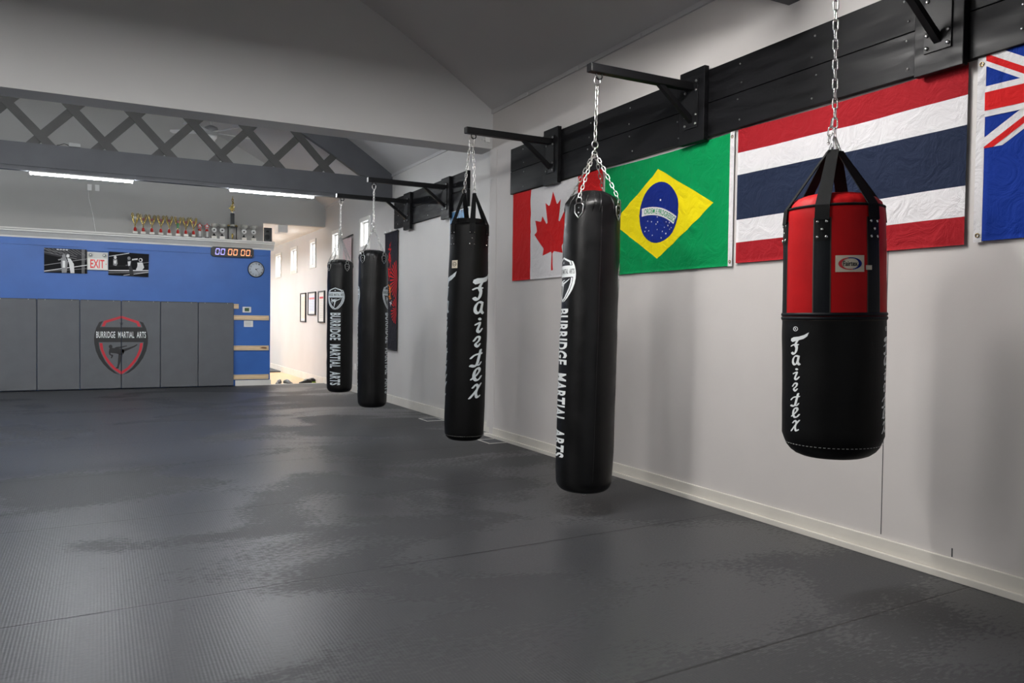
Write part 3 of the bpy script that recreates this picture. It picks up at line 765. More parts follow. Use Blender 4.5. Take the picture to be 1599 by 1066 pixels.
# --- near bag: red upper, black lower
s = Bag('heavy_bag', 3.055, 2.60, 1.915, .672, .226, -.022, 'short fat punching bag with red upper panels and black lower half, nearest on the right')
zt = s.zt; zs_ = s.z(1.345)
def bodypart(name, m, z0, z1, k=16, n=72, extra_bottom=None, extra_top=None):
    mb = MB(); rings = []
    if extra_bottom: rings += extra_bottom
    rings += [('fn', 0, z0 + (z1 - z0) * i / k) for i in range(k + 1)]
    if extra_top: rings += extra_top
    vs_ = []
    for rg in rings:
        for j in range(n):
            ph = 2 * pi * j / n - pi
            if rg[0] == 'fn':
                rr = s.r(ph, rg[2])
            else:
                rr = rg[1]
                if len(rg) > 3: rr *= 1 + rg[3] * (sin(24 * ph) * .6 + .4 * sin(41 * ph))
            vs_.append(s.P(ph, rg[2], 0, rr))
    mb.add(vs_, [(i * n + j, i * n + (j + 1) % n, (i + 1) * n + (j + 1) % n, (i + 1) * n + j) for i in range(len(rings) - 1) for j in range(n)], 0, True)
    return mb.build(name, m, s.e)
c = .105; rb = s.Rr * .985
bot = [('abs', .001, s.zb), ('abs', .06, s.zb + .001), ('abs', rb - c, s.zb + .008)] + [('abs', rb - c + c * sin(pi / 2 * q / 6), s.zb + .008 + c * (1 - cos(pi / 2 * q / 6)), .004 if q < 4 else 0) for q in range(1, 6)]
bodypart('lower_shell', vinyl2, s.zb + .008 + c, zs_, extra_bottom=bot)
Rr = s.Rr
bodypart('upper_shell', redv, zs_, zt - .10, extra_top=[('abs', Rr * .975, zt - .085), ('abs', Rr * .955, zt - .07)])
bodypart('dome_top', redv, zt - .10, zt - .099, k=1, extra_top=[('abs', Rr * .95, zt - .07, .0), ('abs', Rr * .90, zt - .045, .022), ('abs', Rr * .78, zt - .02, .028), ('abs', Rr * .6, zt - .004, .018), ('abs', Rr * .4, zt, 0), ('abs', .001, zt, 0)])
o = MB(); o.tube([s.P(2 * pi * i / 48, zt - .068, 0, Rr * .958) for i in range(48)], .0065, 8, closed=True); o.build('piping', strapm, s.e)
o = MB()
for dz in (-.009, .009): o.tube([s.P(2 * pi * i / 60, zs_ + dz, -.0035) for i in range(60)], .0098, 8, closed=True)
o.build('waist_binding', navyv, s.e)
o = MB(); o.tube([s.P(2 * pi * i / 60, zs_ - .018, .001) for i in range(60)], .0012, 5, closed=True); o.build('waist_stitching', seamm, s.e)
apex = Vector((0, 0, s.z(2.13)))
for k in range(6):
    ph = R(-13 + 60 * k); f = s.fn(ph, s.z(1.79)); w = .034
    d = D2(); d.rect(-w - .005, zs_ + .01 - s.z(1.79), w + .005, .0, 1); d.rect(-w, zs_ + .01 - s.z(1.79), w, .0, 0, 1)
    d.build('side_strip', [navyv, seamm], f, s.e, base=.0012, step=(.015, .06))
    o = MB(); tb = empty('strap_tab', (0, 0, 0)); tb.parent = s.e
    d = D2(); d.rect(-w, -.105, w, .0, 0); d.build('leather_patch', vinyl2, f, tb, base=.004, step=(.015, .06))
    rivets(s, f, [(-.019, -.018), (.019, -.018), (0, -.053), (-.019, -.087), (.019, -.087)], tb, .0075)
    tang = (s.rt * cos(ph) + s.d * sin(ph)); mid = s.P(ph, zt - .068, .004, Rr * .965)
    ap = apex + (s.rt * sin(ph) - s.d * cos(ph)) * .028 + Vector((0, 0, random.uniform(-.012, .01)))
    o = MB(); strap_mb(o, f(0, -.01, .007), mid, tang, tang, (.064, .064)); strap_mb(o, mid, ap, tang, tang, (.064, .05)); o.build('strap', strapm, s.e)
o = MB()
for k in range(3):
    a = R(20 + 60 * k); v = Vector((cos(a), sin(a), 0))
    o.tube([apex + v * -.03 + Vector((0, 0, -.012)), apex + v * .03 + Vector((0, 0, -.012)), apex + v * .004 + Vector((0, 0, .058)), apex + v * -.004 + Vector((0, 0, .058))], .0034, 7, closed=True)
o.build('triangle_rings', chrome, s.e)
o = MB(); o.tube([apex + Vector((.0, 0, -.045)), apex + Vector((.012, 0, -.03)), apex + Vector((.012, 0, .03)), apex + Vector((0, 0, .06)), apex + Vector((-.012, 0, .03)), apex + Vector((-.01, 0, -.03))], .0048, 8, closed=True); o.build('carabiner', chrome, s.e)
o = MB(); chain_mb(o, apex + Vector((0, 0, .055)), (0, 0, -.07), .046, .0145, .0036)
chain_mb(o, apex + s.rt * -.028 + Vector((0, 0, .03)), apex + s.rt * -.01 + Vector((0, 0, .145)), .04, .014, .0034)
o.build('main_chain', chrome, s.e)
o = MB(); torus_mb(o, (0, 0, -.045), .032, .005, 'Y', sx=.72); o.build('top_shackle', chrome, s.e)
for ph in (-44, 76, 196):
    script_word(True).xf(lambda a, b: (a * 1.36, b)).build('lettering', print_w, s.fn(R(ph), s.z(1.272)), s.e, step=(.02, .05))
d = D2(); d.rect(-.062, -.037, .062, .037, 0); d.ring(0, 0, .05, .043, 1, 1, sy=.55)
for i in range(28):
    a, b = 2 * pi * i / 28, 2 * pi * (i + 1) / 28
    mi = 2 if cos(a) < 0 else 3
    wa, wb = abs(cos(a)), abs(cos(b))
    d.poly([(.043 * cos(a), .026 * sin(a)), (.050 * cos(a), .0275 * sin(a)), (.050 * cos(b), .0275 * sin(b)), (.043 * cos(b), .026 * sin(b))], mi, 2)
    d.poly([(.036 * cos(a), .0245 * sin(a)), (.043 * cos(a), .026 * sin(a)), (.043 * cos(b), .026 * sin(b)), (.036 * cos(b), .0245 * sin(b))], mi, 2)
d.text('Fairtex', -.031, -.011, .031, .012, 1, 3, bold=.02)
d.build('label', [label, print_k, print_r, fl_b], s.fn(R(17), s.z(1.58)), s.e, base=.003, step=(.012, .05))
d = D2(); d.rect(0, -.02, .03, .0, 0); d.build('side_tag', label, s.fn(R(17) + .064 / s.Rr, s.z(1.572)), s.e, base=.012, step=(0, 0))
dashes(s, s.zb + .075, rb - c + c * sin(R(73)) + .002, 70, s.e)

# ================================================================== FLAGS
def flag(name, y_hi, y_lo, z_lo, z_hi, art, mats, label, seed, hoist=None, XW=XN, amp=.008, corners=((0, 0), (0, 0))):
    """y_hi = image left.  u runs 0..W to image right, v 0..H up."""
    W = y_hi - y_lo; H = z_hi - z_lo
    t = empty(name, (XW - .012, y_hi, z_lo), label, 'flag')
    def fn(u, v, dep):
        a, b = u / W, v / H
        n = noise.noise(Vector((a * 5 + seed, b * 4 + a * 3, seed))) * amp + noise.noise(Vector((a * 2.2 - b * 2.5 + seed, b * 1.2, 3))) * amp * 1.3
        fold = .004 * math.exp(-((a - .5) / .012) ** 2) + .003 * math.exp(-((b - .5) / .014) ** 2) + .003 * math.exp(-((a - .25) / .012) ** 2) + .003 * math.exp(-((a - .75) / .012) ** 2)
        edge = min(1, 6 * min(a, 1 - a, .02 + b, 1.02 - b) + .15)
        sag = -.012 * sin(pi * a) * (b ** 2) + corners[0][0] * (1 - a) * b + corners[0][1] * a * b + corners[1][0] * (1 - a) * (1 - b) + corners[1][1] * a * (1 - b)
        wob = .006 * noise.noise(Vector((a * 4, b * 4, seed + 5)))
        return Vector((-(.006 + abs(n) * edge + fold * edge) - dep, -u + wob * edge, v + sag + .6 * wob * edge))
    o = art.build('cloth', mats, fn, t, step=(W / 56, H / 36), off=.0014, base=0)
    for p in o.data.polygons: p.use_smooth = True
    if hoist:
        hw = .042
        d = D2(); u0 = -hw if hoist == 'left' else W
        d.rect(u0, -.004, u0 + hw, H + .004, 0)
        def fh(u, v, dep): return Vector((-(.007) - dep, -u, v + (corners[0][0] if hoist == 'left' else corners[0][1]) * v / H))
        d.build('hoist_band', fl_w, fh, t, step=(0, 0))
        for v in (.03, H - .03):
            o = MB(); c = fh(u0 + hw / 2, v, .003); pts = [c + Vector((0, .009 * cos(a), .009 * sin(a))) for a in [2 * pi * i / 14 for i in range(14)]]
            o.tube(pts, .003, 6, closed=True); o.build('grommet', brass, t)
    return t
# maple leaf flag
W, H = 7.40 - 5.73, .915
d = D2(); q = W / 4
d.rect(0, 0, q * .95, H, 1); d.rect(q * .95, 0, W - q * .95, H, 0); d.rect(W - q * .95, 0, W, H, 1)
rel = [(-90, 2030), (45, -863), (-111, -98), (-859, 151), (116, -320), (-20, -73), (-941, -762), (212, -99), (34, -79), (-186, -572), (542, 115), (73, -38), (105, -247), (423, 454), (111, -57), (-204, -1052), (327, 189), (91, -27), (332, -652)]
P = []; x = y = 0
for a, b in rel: x += a; y += b; P.append((x, y))
x0 = P[-1][0]
full = P + [(2 * x0 - a, b) for a, b in reversed(P[:-1])]
k = H / 4800
d.poly([(W / 2 + (a - x0) * k, H / 2 - b * k - .0) for a, b in full], 1, 1)
flag('canada_flag'.replace('canada', 'maple_leaf'), 7.40, 5.73, 1.728, 2.643, d, [fl_w, fl_r], 'red and white maple leaf flag, leftmost of the wall flags', 1.3)
# green, yellow and blue flag
W, H = 5.69 - 4.165, .92
d = D2(); d.rect(0, 0, W, H, 0)
cx_, cy_ = W * .50, H * .5
d.poly([(.135, cy_ - .02), (cx_ - .02, H - .11), (W - .15, cy_ + .0), (cx_ - .02, .10)], 1, 1)
rg_ = .245
d.disc(cx_ - .015, cy_ + .005, rg_, rg_ * .98, 2, 2, 40)
# ribbon across the globe
def arc(r): return [(cx_ - .16 + r * cos(a), cy_ - .60 + r * sin(a)) for a in [R(112) - R(64) * i / 16 for i in range(17)]]
A, B = arc(.662), arc(.597)
def inside(p): return (p[0] - cx_ + .015) ** 2 + (p[1] - cy_ - .005) ** 2 < (rg_ * 1.0) ** 2
for i in range(16):
    qd = [A[i], A[i + 1], B[i + 1], B[i]]
    if all(inside(p) for p in qd): d.poly(qd, 3, 3)
v, f = text2d('ORDEM E PROGRESSO', .01, 1.0)
def bend(a, b): an = R(93) - R(37) * a; r = .608 + .043 * b; return (cx_ - .16 + r * cos(an), cy_ - .60 + r * sin(an))
d.it.append(([bend(a, b) for a, b in v], f, 0, 4))
for (a, b, r) in [(.03, .10, .011), (-.13, -.05, .007), (-.15, -.10, .009), (-.16, -.13, .008), (-.11, -.13, .007), (-.08, -.06, .008), (-.06, -.17, .007), (-.01, -.03, .007), (.0, -.07, .010), (-.02, -.085, .008), (.0, -.13, .007), (.06, -.15, .008), (.10, -.17, .009), (.12, -.11, .010), (.14, -.09, .009), (.16, -.13, .008), (.10, -.08, .007), (.05, -.20, .008), (.08, -.12, .006), (.14, -.14, .007), (.05, -.02, .007)]:
    d.star(cx_ - .015 + a, cy_ + b, r, 3, 3)
flag('brazil_flag'.replace('brazil', 'green_yellow'), 5.69, 4.165, 1.706, 2.628, d, [fl_g, fl_y, fl_b, fl_w], 'green flag with a yellow diamond and blue globe reading ORDEM E PROGRESSO', 4.1, 'right', amp=.013)
# striped flag
W, H = 4.09 - 2.475, .915
d = D2()
ys = [0, .155, .325, .66, .825, 1.0]
for (a, b, m) in zip(ys[:-1], ys[1:], (0, 1, 2, 1, 0)): d.rect(0, a * H, W, b * H, m)
flag('striped_flag', 4.09, 2.475, 1.72, 2.638, d, [fl_dr, fl_w, fl_n], 'red, white and navy horizontally striped flag behind the red bag', 7.7)
# blue ensign
W, H = 2.385 - .86, .915
d = D2(); d.rect(0, 0, W, H, 0)
w2, h2 = W / 2, H / 2; ox, oy = 0, H / 2
def band(x0, y0, x1, y1, hw, m, lay):
    L_ = sqrt((x1 - x0) ** 2 + (y1 - y0) ** 2); nx, ny = -(y1 - y0) / L_ * hw, (x1 - x0) / L_ * hw
    d.poly([(x0 + nx, y0 + ny), (x1 + nx, y1 + ny), (x1 - nx, y1 - ny), (x0 - nx, y0 - ny)], m, lay)
band(-.2, oy - .2 * h2 / w2, w2 + .2, oy + h2 + .2 * h2 / w2, .046, 1, 1); band(-.2, oy + h2 + .2 * h2 / w2, w2 + .2, oy - .2 * h2 / w2, .046, 1, 1)
band(-.2, oy - .2 * h2 / w2 - .01, w2 + .2, oy + h2 + .2 * h2 / w2 - .01, .015, 2, 2); band(-.2, oy + h2 + .2 * h2 / w2 - .01, w2 + .2, oy - .2 * h2 / w2 - .01, .015, 2, 2)
d.rect(0, oy + h2 / 2 - .075, w2, oy + h2 / 2 + .075, 1, 3); d.rect(w2 / 2 - .075, oy, w2 / 2 + .075, oy + h2, 1, 3)
d.rect(0, oy + h2 / 2 - .045, w2, oy + h2 / 2 + .045, 2, 4); d.rect(w2 / 2 - .045, oy, w2 / 2 + .045, oy + h2, 2, 4)
d.cl = (0, oy, w2, H); d.cllay = 1
flag('blue_ensign_flag', 2.385, .86, 1.73, 2.636, d, [fl_ub, fl_w, fl_r], 'blue flag with red and white crosses, cut off by the right edge', 2.2, 'left')

# black banner with red brush characters on the far wall
d = D2(); W, H = .60, 1.82
d.rect(0, 0, W, H, 0)
rr = random.Random(3)
def glyph(cx, cy, sz, m, n=9):
    for i in range(n):
        a = rr.choice((0, 0, 90, 90, 50, -50)) + rr.uniform(-12, 12); L_ = sz * rr.uniform(.4, .95); x, y = cx + rr.uniform(-.3, .3) * sz, cy + rr.uniform(-.4, .4) * sz
        dx, dy = L_ / 2 * cos(R(a)), L_ / 2 * sin(R(a)); d.stroke([(x - dx, y - dy), (x + .01, y), (x + dx, y + dy)], sz * .13, m, 1, sz * .05, R(40))
for i, yy in enumerate((1.56, 1.38, 1.20)): glyph(.22, yy, .15, 1, 7)
for i in range(13):
    a = R(100 + 13 * i); d.poly([(.60, 1.08), (.60 + .34 * cos(a), 1.08 + .30 * sin(a)), (.60 + .33 * cos(a + .09), 1.08 + .29 * sin(a + .09))], 1, 1)
for i in range(11):
    a = R(95 + 16 * i); d.poly([(.58, .60), (.58 + .26 * cos(a), .60 + .20 * sin(a)), (.58 + .26 * cos(a + .12), .60 + .2 * sin(a + .12))], 1, 1)
glyph(.26, .93, .13, 2); glyph(.27, .82, .11, 2, 6); glyph(.30, .70, .10, 3, 6)
d.cl = (0, 0, W, H); d.cllay = 1
fl_o = cloth_mat('banner_orange', srgb(226, 120, 40))
t = empty('wall_banner', (XF_ - .012, 12.02, .835), 'tall black hanging banner with red brush characters behind the second bag', 'banner')
def fb(u, v, dep): return Vector((-.008 - dep - .006 * abs(noise.noise(Vector((u * 4, v * 3, 1)))), -u, v))
o = d.build('cloth', [fl_k, fl_r, fl_o, fl_w], fb, t, step=(.05, .1), off=.0008)
o = MB(); o.tube([(-.014, .02, H + .004), (-.014, -W - .02, H + .004)], .009, 8); o.tube([(-.014, 0, 0), (-.014, -W, 0)], .008, 8); build_each(o, 'rod', blackp, t)
o = MB(); o.box((-.02, -W * .45 - .02, H), (0, -W * .45 + .02, H + .05)); o.box((-.02, -.02, H), (0, .01, H + .04)); build_each(o, 'hanger', whitep, t)
# pale banner, partly behind the first bag
t = empty('wall_banner', (XF_ - .02, 14.42, 1.05), 'pale pink banner on a slanting rod, half behind the leftmost bag', 'banner')
d = D2(); d.rect(0, 0, .6, 1.72, 0); d.stroke([(.1, 1.3), (.3, .9), (.5, .5)], .12, 1, 1, .05); d.disc(.3, 1.15, .14, .2, 1, 1)
def fb2(u, v, dep): return Vector((-.012 - dep - .02 * abs(sin(u * 14)) * .8, -u, v))
d.build('cloth', [fl_p, cloth_mat('banner_rose', srgb(190, 120, 124))], fb2, t, step=(.04, .3))
o = MB(); o.tube([(-.02, .03, 1.73), (-.02, -.66, 1.76)], .011, 8); o.build('rod', blackp, t)
# blue painting behind the middle bag
t = empty('wall_picture', (XF_ - .02, 9.40, 2.0), 'blue patterned picture on the far wall, mostly hidden by the middle bag', 'picture')
o = MB(); o.box((-.012, -.60, 0), (.02, 0, .70)); o.build('backing', whitep, t)
bp_ = mat('blue_mottled_print', srgb(60, 110, 150), .5, var=.8, vscale=14, stretch=(1, 1.5, 1))
o = MB(); o.box((-.014, -.585, .015), (-.012, -.015, .685)); o.build('print', bp_, t)

# outlet low on the far wall
o = MB(); o.box((XF_ - .008, 13.63, .40), (XF_, 13.70, .51), bev=.002); tag(o.build('wall_outlet', whitep), 'white outlet plate low on the far wall between the first two bags', 'outlet')

# ================================================================== BACK WALL THINGS
YB = 15.72
seams = [2.262, 1.629, .99, .352, -.297, -.941, -1.585, -2.23, -2.87]
PN = ['rightmost grey wall pad, next to the pine rails', 'grey wall pad second from the right, right of the shield logo', 'grey wall pad carrying the right half of the shield logo', 'grey wall pad carrying the left half of the shield logo',
      'grey wall pad just left of the shield logo', 'grey wall pad cut by the left edge of the frame, lower left', 'first grey wall pad out of frame on the left', 'second grey wall pad out of frame on the left']
for i in range(8):
    x1, x0 = seams[i], seams[i + 1]
    if i == 5: PN[i] = 'leftmost full grey wall pad, at the left edge of the photo'
    t = empty('wall_pad', ((x0 + x1) / 2, YB - .04, 0), PN[i], 'wall pad', None); hw = (x1 - x0) / 2
    o = MB(); o.box((-hw + .003, -.05, .012), (hw - .003, 0, 1.575), bev=.012); o.build('cushion', matv, t)
    o = MB(); o.box((-hw + .01, -.047, 1.572), (hw - .01, .002, 1.58)); o.build('top_strip', matedge, t)
    o = MB()
    for x in (-.2, .2): o.lathe([(.007, 0), (.006, .004), (.001, .005)], 8, T=Matrix.Translation((x, -.051, 1.565)) @ Matrix.Rotation(pi / 2, 4, 'X'))
    build_each(o, 'screw', steel, t)
    if i in (2, 3):
        # the printed shield is split at the seam between two pads
        d = shield(0, 1, 2, 0).xf(lambda a, b: (a * .855 + .352 - (x0 + x1) / 2, 1.308 + b * .95))
        d.cl = (-hw + .004, 0, hw - .004, 3); d.cllay = 0
        d.build('shield_print', [print_k, print_r, print_w], lambda u, v, dep: Vector((u, -.0502 - dep, v)), t, step=(0, 0), off=.0004, base=.0004)
# pine rails
RL = ['pine rail above the white notice plate', 'pine rail with a dark knot, middle of the rails beside the pads', 'lowest pine rail just above the white skirting']
for k, (z, lab) in enumerate(zip((1.302, .722, .166), RL)):
    t = empty('pine_rail', (2.3, YB, z), lab, 'wooden rail')
    o = MB(); o.box((-.6 if k else -.6, -.037, -.045), (.615, 0, .045), bev=.002); o.build('board', pine, t)
    if k == 1:
        d = D2(); d.poly([(.44, 0), (.50, .018), (.56, .014), (.585, 0), (.56, -.016), (.5, -.012)], 0); d.build('knot', knot, lambda u, v, dep: Vector((u, -.037 - dep, v)), t, step=(0, 0))
o = MB(); o.box((2.0, YB - .036, 1.47), (2.355, YB, 1.56), bev=.002); tag(o.build('pine_block', pine), 'short pine block stub poking out beside the top corner of the pads', 'wooden block')
# thermostat
t = empty('thermostat', (2.505, YB, 1.455), 'white thermostat with green display on the blue wall', 'thermostat')
o = MB(); o.box((-.08, -.028, -.056), (.08, 0, .056), bev=.010); o.build('case', whitep, t)
o = MB(); o.box((-.042, -.0295, -.03), (.042, -.0275, .034)); o.build('display', lcd, t)
# notice plate
t = empty('notice_plate', (2.54, YB, 1.185), 'small white printed plate under the upper pine rail', 'sign')
o = MB(); o.box((-.085, -.008, -.06), (.085, 0, .06), bev=.002); o.build('plate', whitep, t)
o = MB()
for k in range(4): o.box((-.065, -.009, .03 - .02 * k), (.05 - .01 * (k % 2), -.008, .036 - .02 * k))
o.build('print_lines', greyp, t)
# clock
t = empty('wall_clock', (2.672, YB, 2.232), 'round white faced wall clock at the right end of the blue wall', 'clock')
RC = Matrix.Rotation(pi / 2, 4, 'X')
o = MB(); o.lathe([(.150, 0), (.155, .02), (.150, .035), (.142, .037), (.140, .028)], 40, T=RC, cap=False); o.build('rim', blackp, t)
o = MB(); o.lathe([(.001, .024), (.143, .024), (.143, .022), (.001, .022)], 40, T=RC, cap=False); o.build('face', clockf, t)
d = D2()
for h in range(1, 13):
    a = pi / 2 - h * pi / 6; x, y = .112 * cos(a), .112 * sin(a); w = .008 if h < 10 else .014; d.text(str(h), x - w, y - .014, x + w, y + .014, 0, bold=.01)
d.build('numerals', print_k, lambda u, v, dep: Vector((u, -.0245 - dep, v)), t, step=(0, 0))
d = D2()
def hand(a, L_, w): a = R(a); d.poly([(-w * cos(a) - .015 * sin(a), w * sin(a) - .015 * cos(a)), (w * cos(a) - .015 * sin(a), -w * sin(a) - .015 * cos(a)), (L_ * sin(a), L_ * cos(a))], 0)
hand(68, .075, .006); hand(143, .115, .005); d.disc(0, 0, .008, .008, 0)
d.build('hands', print_k, lambda u, v, dep: Vector((u, -.028 - dep, v)), t, step=(0, 0))
# timer
t = empty('round_timer', (2.235, YB - .03, 2.535), 'black digital timer reading 00 00 00 with blue and orange digits', 'digital timer')
o = MB(); hw, hh = .385, .092; cpt = .035
o.prism([(-hw + cpt, -hh), (hw - cpt, -hh), (hw, -hh + cpt), (hw, hh - cpt), (hw - cpt, hh), (-hw + cpt, hh), (-hw, hh - cpt), (-hw, -hh + cpt)], -.045, .005); o.build('case', blackp, t)
def seg0(cx, m):
    g = D2(); w, h, th = .036, .058, .0085
    g.poly([(cx - w, h - th), (cx - w + th, h), (cx + w - th, h), (cx + w, h - th), (cx + w - th * 1.5, h - th * 1.7), (cx - w + th * 1.5, h - th * 1.7)])
    g.poly([(cx - w, -h + th), (cx - w + th, -h), (cx + w - th, -h), (cx + w, -h + th), (cx + w - th * 1.5, -h + th * 1.7), (cx - w + th * 1.5, -h + th * 1.7)])
    for sgn in (-1, 1):
        for a, b in ((.003, h - .012), (-h + .012, -.003)): g.poly([(cx + sgn * w, a), (cx + sgn * w, b), (cx + sgn * (w - th * 1.3), b - .004), (cx + sgn * (w - th * 1.3), a + .004)])
    return g.xf(lambda x, y: (x + y * .12, y))
for grp, m, nm in (((-.27, -.175), seg_b, 'blue_digits'), ((-.045, .05), seg_r, 'orange_digits'), ((.185, .28), seg_r, 'orange_digits')):
    d = D2()
    for cx in grp: d.join(seg0(cx, m))
    if grp[0] > .1: d.disc(.335, -.052, .005, .005, 0)
    d.build(nm, m, lambda u, v, dep: Vector((u, -.0455 - dep, v)), t, step=(0, 0))
# exit sign with emergency heads
t = empty('exit_sign', (-.022, YB - .0, 2.263), 'white and red EXIT sign with two lamp heads between the photographs', 'exit sign')
o = MB(); o.box((-.163, -.06, -.16), (.163, -.0, .155), bev=.006); o.build('housing', mat('exit_housing', srgb(206, 204, 196), .4), t)
d = D2(); d.rect(-.155, -.15, .155, .045, 0); d.text('EXIT', -.115, -.125, .105, .025, 1, 1, bold=.02); d.poly([(.125, -.035), (.14, -.05), (.125, -.065)], 1, 1)
d.build('face', [mat('exit_face', srgb(226, 222, 216), .4), mat('exit_red', srgb(214, 36, 36), .4, emit=.15)], lambda u, v, dep: Vector((u, -.0602 - dep, v)), t, step=(0, 0))
for x in (-.11, .11):
    o = MB(); T = Matrix.Translation((x, -.055, .10)) @ RC; o.lathe([(.03, 0), (.036, .03), (.034, .04), (.026, .042)], 20, T=T); lh = o.build('lamp_head', greyp, t)
    o = MB(); o.lathe([(.018, .042), (.012, .046), (.002, .047)], 16, T=T); o.build('lens', chrome, lh)
o = MB(); o.box((-.15, -.075, .055), (.15, -.058, .145)); 
# photographs
bwk = mat('photo_black', srgb(26, 26, 28), .8, spec=.2); bwd = mat('photo_dark_grey', srgb(58, 58, 60), .8, spec=.2); bwm = mat('photo_mid_grey', srgb(130, 130, 132), .4); bwl = mat('photo_light_grey', srgb(215, 215, 215), .4)
def photo(x0, x1, z0, z1, tilt, draw, label):
    t = empty('boxing_photograph', ((x0 + x1) / 2, YB, (z0 + z1) / 2), label, 'photograph'); t.rotation_euler = (0, tilt, 0)
    w, h = (x1 - x0) / 2, (z1 - z0) / 2
    o = MB(); o.box((-w, -.03, -h), (w, -.004, h), bev=.002); o.build('canvas_edge', blackp, t)
    d = D2(); d.rect(-w, -h, w, h, 0); draw(d, w, h); d.cl = (-w, -h, w, h); d.cllay = 0
    d.build('picture', [bwk, bwd, bwm, bwl], lambda u, v, dep: Vector((u, -.0303 - dep, v)), t, step=(0, 0), off=.0003, base=.0002)
def ln(d, a, b, c, e, w, m, lay=1):
    L_ = sqrt((c - a) ** 2 + (e - b) ** 2); nx, ny = -(e - b) / L_ * w, (c - a) / L_ * w; d.poly([(a + nx, b + ny), (c + nx, e + ny), (c - nx, e - ny), (a - nx, b - ny)], m, lay)
def draw1(d, w, h):
    d.poly([(-w, h), (w, h), (w, .0), (-w * .2, h * .25), (-w, h * .5)], 1, 1)
    for i in range(9): ln(d, -w + i * .06, h - .01, -w + .14 + i * .06, h - .10, .0022, 2, 2)
    ln(d, -w, h - .02, w * .5, h - .13, .003, 2, 2); ln(d, -w, h - .07, w * .5, h - .17, .003, 2, 2)
    for i in range(4): d.disc(-.12 + i * .045, h - .02, .02, .009, 3, 3)
    for x in (.25, .275): ln(d, x, h, x, -h, .006, 2, 2)
    ln(d, -w, -.09, w, .05, .005, 2, 3); ln(d, -w, -h + .02, w, -.06, .006, 3, 3); ln(d, -w, -.2, w, -.12, .003, 2, 3)
    d.disc(-.03, .08, .028, .034, 2, 4); d.disc(.03, .085, .024, .03, 3, 4)
    d.poly([(-.07, .05), (.0, .06), (.03, -.02), (.01, -h), (-.06, -h), (-.075, -.05)], 2, 4); d.poly([(-.05, .0), (-.01, .0), (-.01, -.12), (-.05, -.12)], 3, 5)
    d.poly([(.02, .05), (.07, .04), (.12, -.05), (.13, -h), (.07, -h), (.05, -.06)], 3, 4)
    d.poly([(-.06, .04), (-.12, .02), (-.11, .0), (-.06, .02)], 2, 5)
def draw2(d, w, h):
    ln(d, -w, .12, .0, .2, .006, 3, 2); ln(d, -w, -.13, w, -.09, .009, 3, 2); ln(d, -w, -.17, w, -.12, .005, 2, 2); ln(d, -.05, -.02, w, .06, .004, 2, 2); ln(d, -w, -.05, w, .0, .003, 1, 2)
    ln(d, -.08, -.2, w, -.12, .005, 3, 3)
    d.disc(-.22, .11, .022, .028, 3, 3); d.poly([(-.25, .08), (-.19, .08), (-.18, .0), (-.2, -.04), (-.25, -.03)], 2, 3); d.poly([(-.245, .05), (-.2, .06), (-.205, .0), (-.24, .0)], 3, 4)
    d.disc(.0, .11, .026, .03, 2, 4); d.poly([(-.03, .08), (.04, .09), (.08, .02), (.06, -.06), (.09, -h), (.02, -h), (.0, -.05)], 1, 4); d.poly([(-.02, .05), (.03, .06), (.02, -.02), (-.01, -.03)], 3, 5)
    d.disc(.19, .09, .032, .036, 3, 4); d.disc(.185, .09, .018, .022, 0, 5); d.poly([(.12, .04), (.22, .05), (.25, -.04), (.21, -.1), (.12, -.1)], 3, 4); d.poly([(.05, .10), (.14, .12), (.14, .09), (.05, .075)], 3, 5)
    d.disc(.09, .0, .05, .09, 0, 5)
photo(-.835, -.185, 2.035, 2.455, .0, draw1, 'black and white boxing photograph left of the exit sign')
photo(.148, .795, 2.02, 2.435, .022, draw2, 'black and white boxing photograph right of the exit sign')

# ------------------------------------------------------------------ trophies on the shelf
ZS = 2.77; YS = 15.66
def gold_cup(x, h, label, base_black=False, ribbon=None, hole=False):
    t = empty('trophy_cup', (x, YS, ZS), label, 'trophy', 'gold cups on the shelf')
    o = MB(); o.box((-.045, -.03, 0), (.045, .03, .012)); o.build('plinth', blackp, t)
    o = MB(); o.box((-.04 if not base_black else -.03, -.028, .012), (.04 if not base_black else .03, .028, .055), bev=.003); o.build('marble_base', marble, t)
    o = MB(); o.lathe([(.02, .055), (.026, .075), (.022, .11), (.012, .125)], 16); o.build('red_figure', redp, t)
    d0 = .13; o = MB()
    o.lathe([(.006, .12), (.007, d0 + .01), (.014, d0 + .02), (.006, d0 + .03), (.008, d0 + .04)], 12)
    # V shaped goblet with two wing arms
    for sx in (-1, 1):
        o.tube([(0, 0, d0 + .03), (sx * .018, 0, d0 + .075), (sx * .038, 0, d0 + .13), (sx * .052, 0, h - .055), (sx * .055, 0, h - .02), (sx * .04, 0, h), (sx * .034, 0, h - .03)], [.006, .009, .011, .011, .009, .005, .004], 8)
        o.tube([(sx * .012, -.004, d0 + .05), (sx * .022, -.004, h - .10), (sx * .03, -.004, h - .05), (sx * .022, -.004, h - .015)], [.004, .007, .008, .003], 7)
    o.build('goblet', gold, t)
    o = MB(); T = Matrix.Translation((0, -.006, h - .095)) @ RC; o.lathe([(.024, 0), (.026, .004), (.024, .008)], 20, T=T); o.build('medallion', whitep if hole else mat_med, t)
    if ribbon: o = MB(); o.box((-.022, -.016, d0 + .02), (.022, -.006, h - .12), bev=.003); o.build('green_ribbon', greenp, t)
    return t
mat_med = mat('pink_medallion', srgb(150, 96, 104), .35)
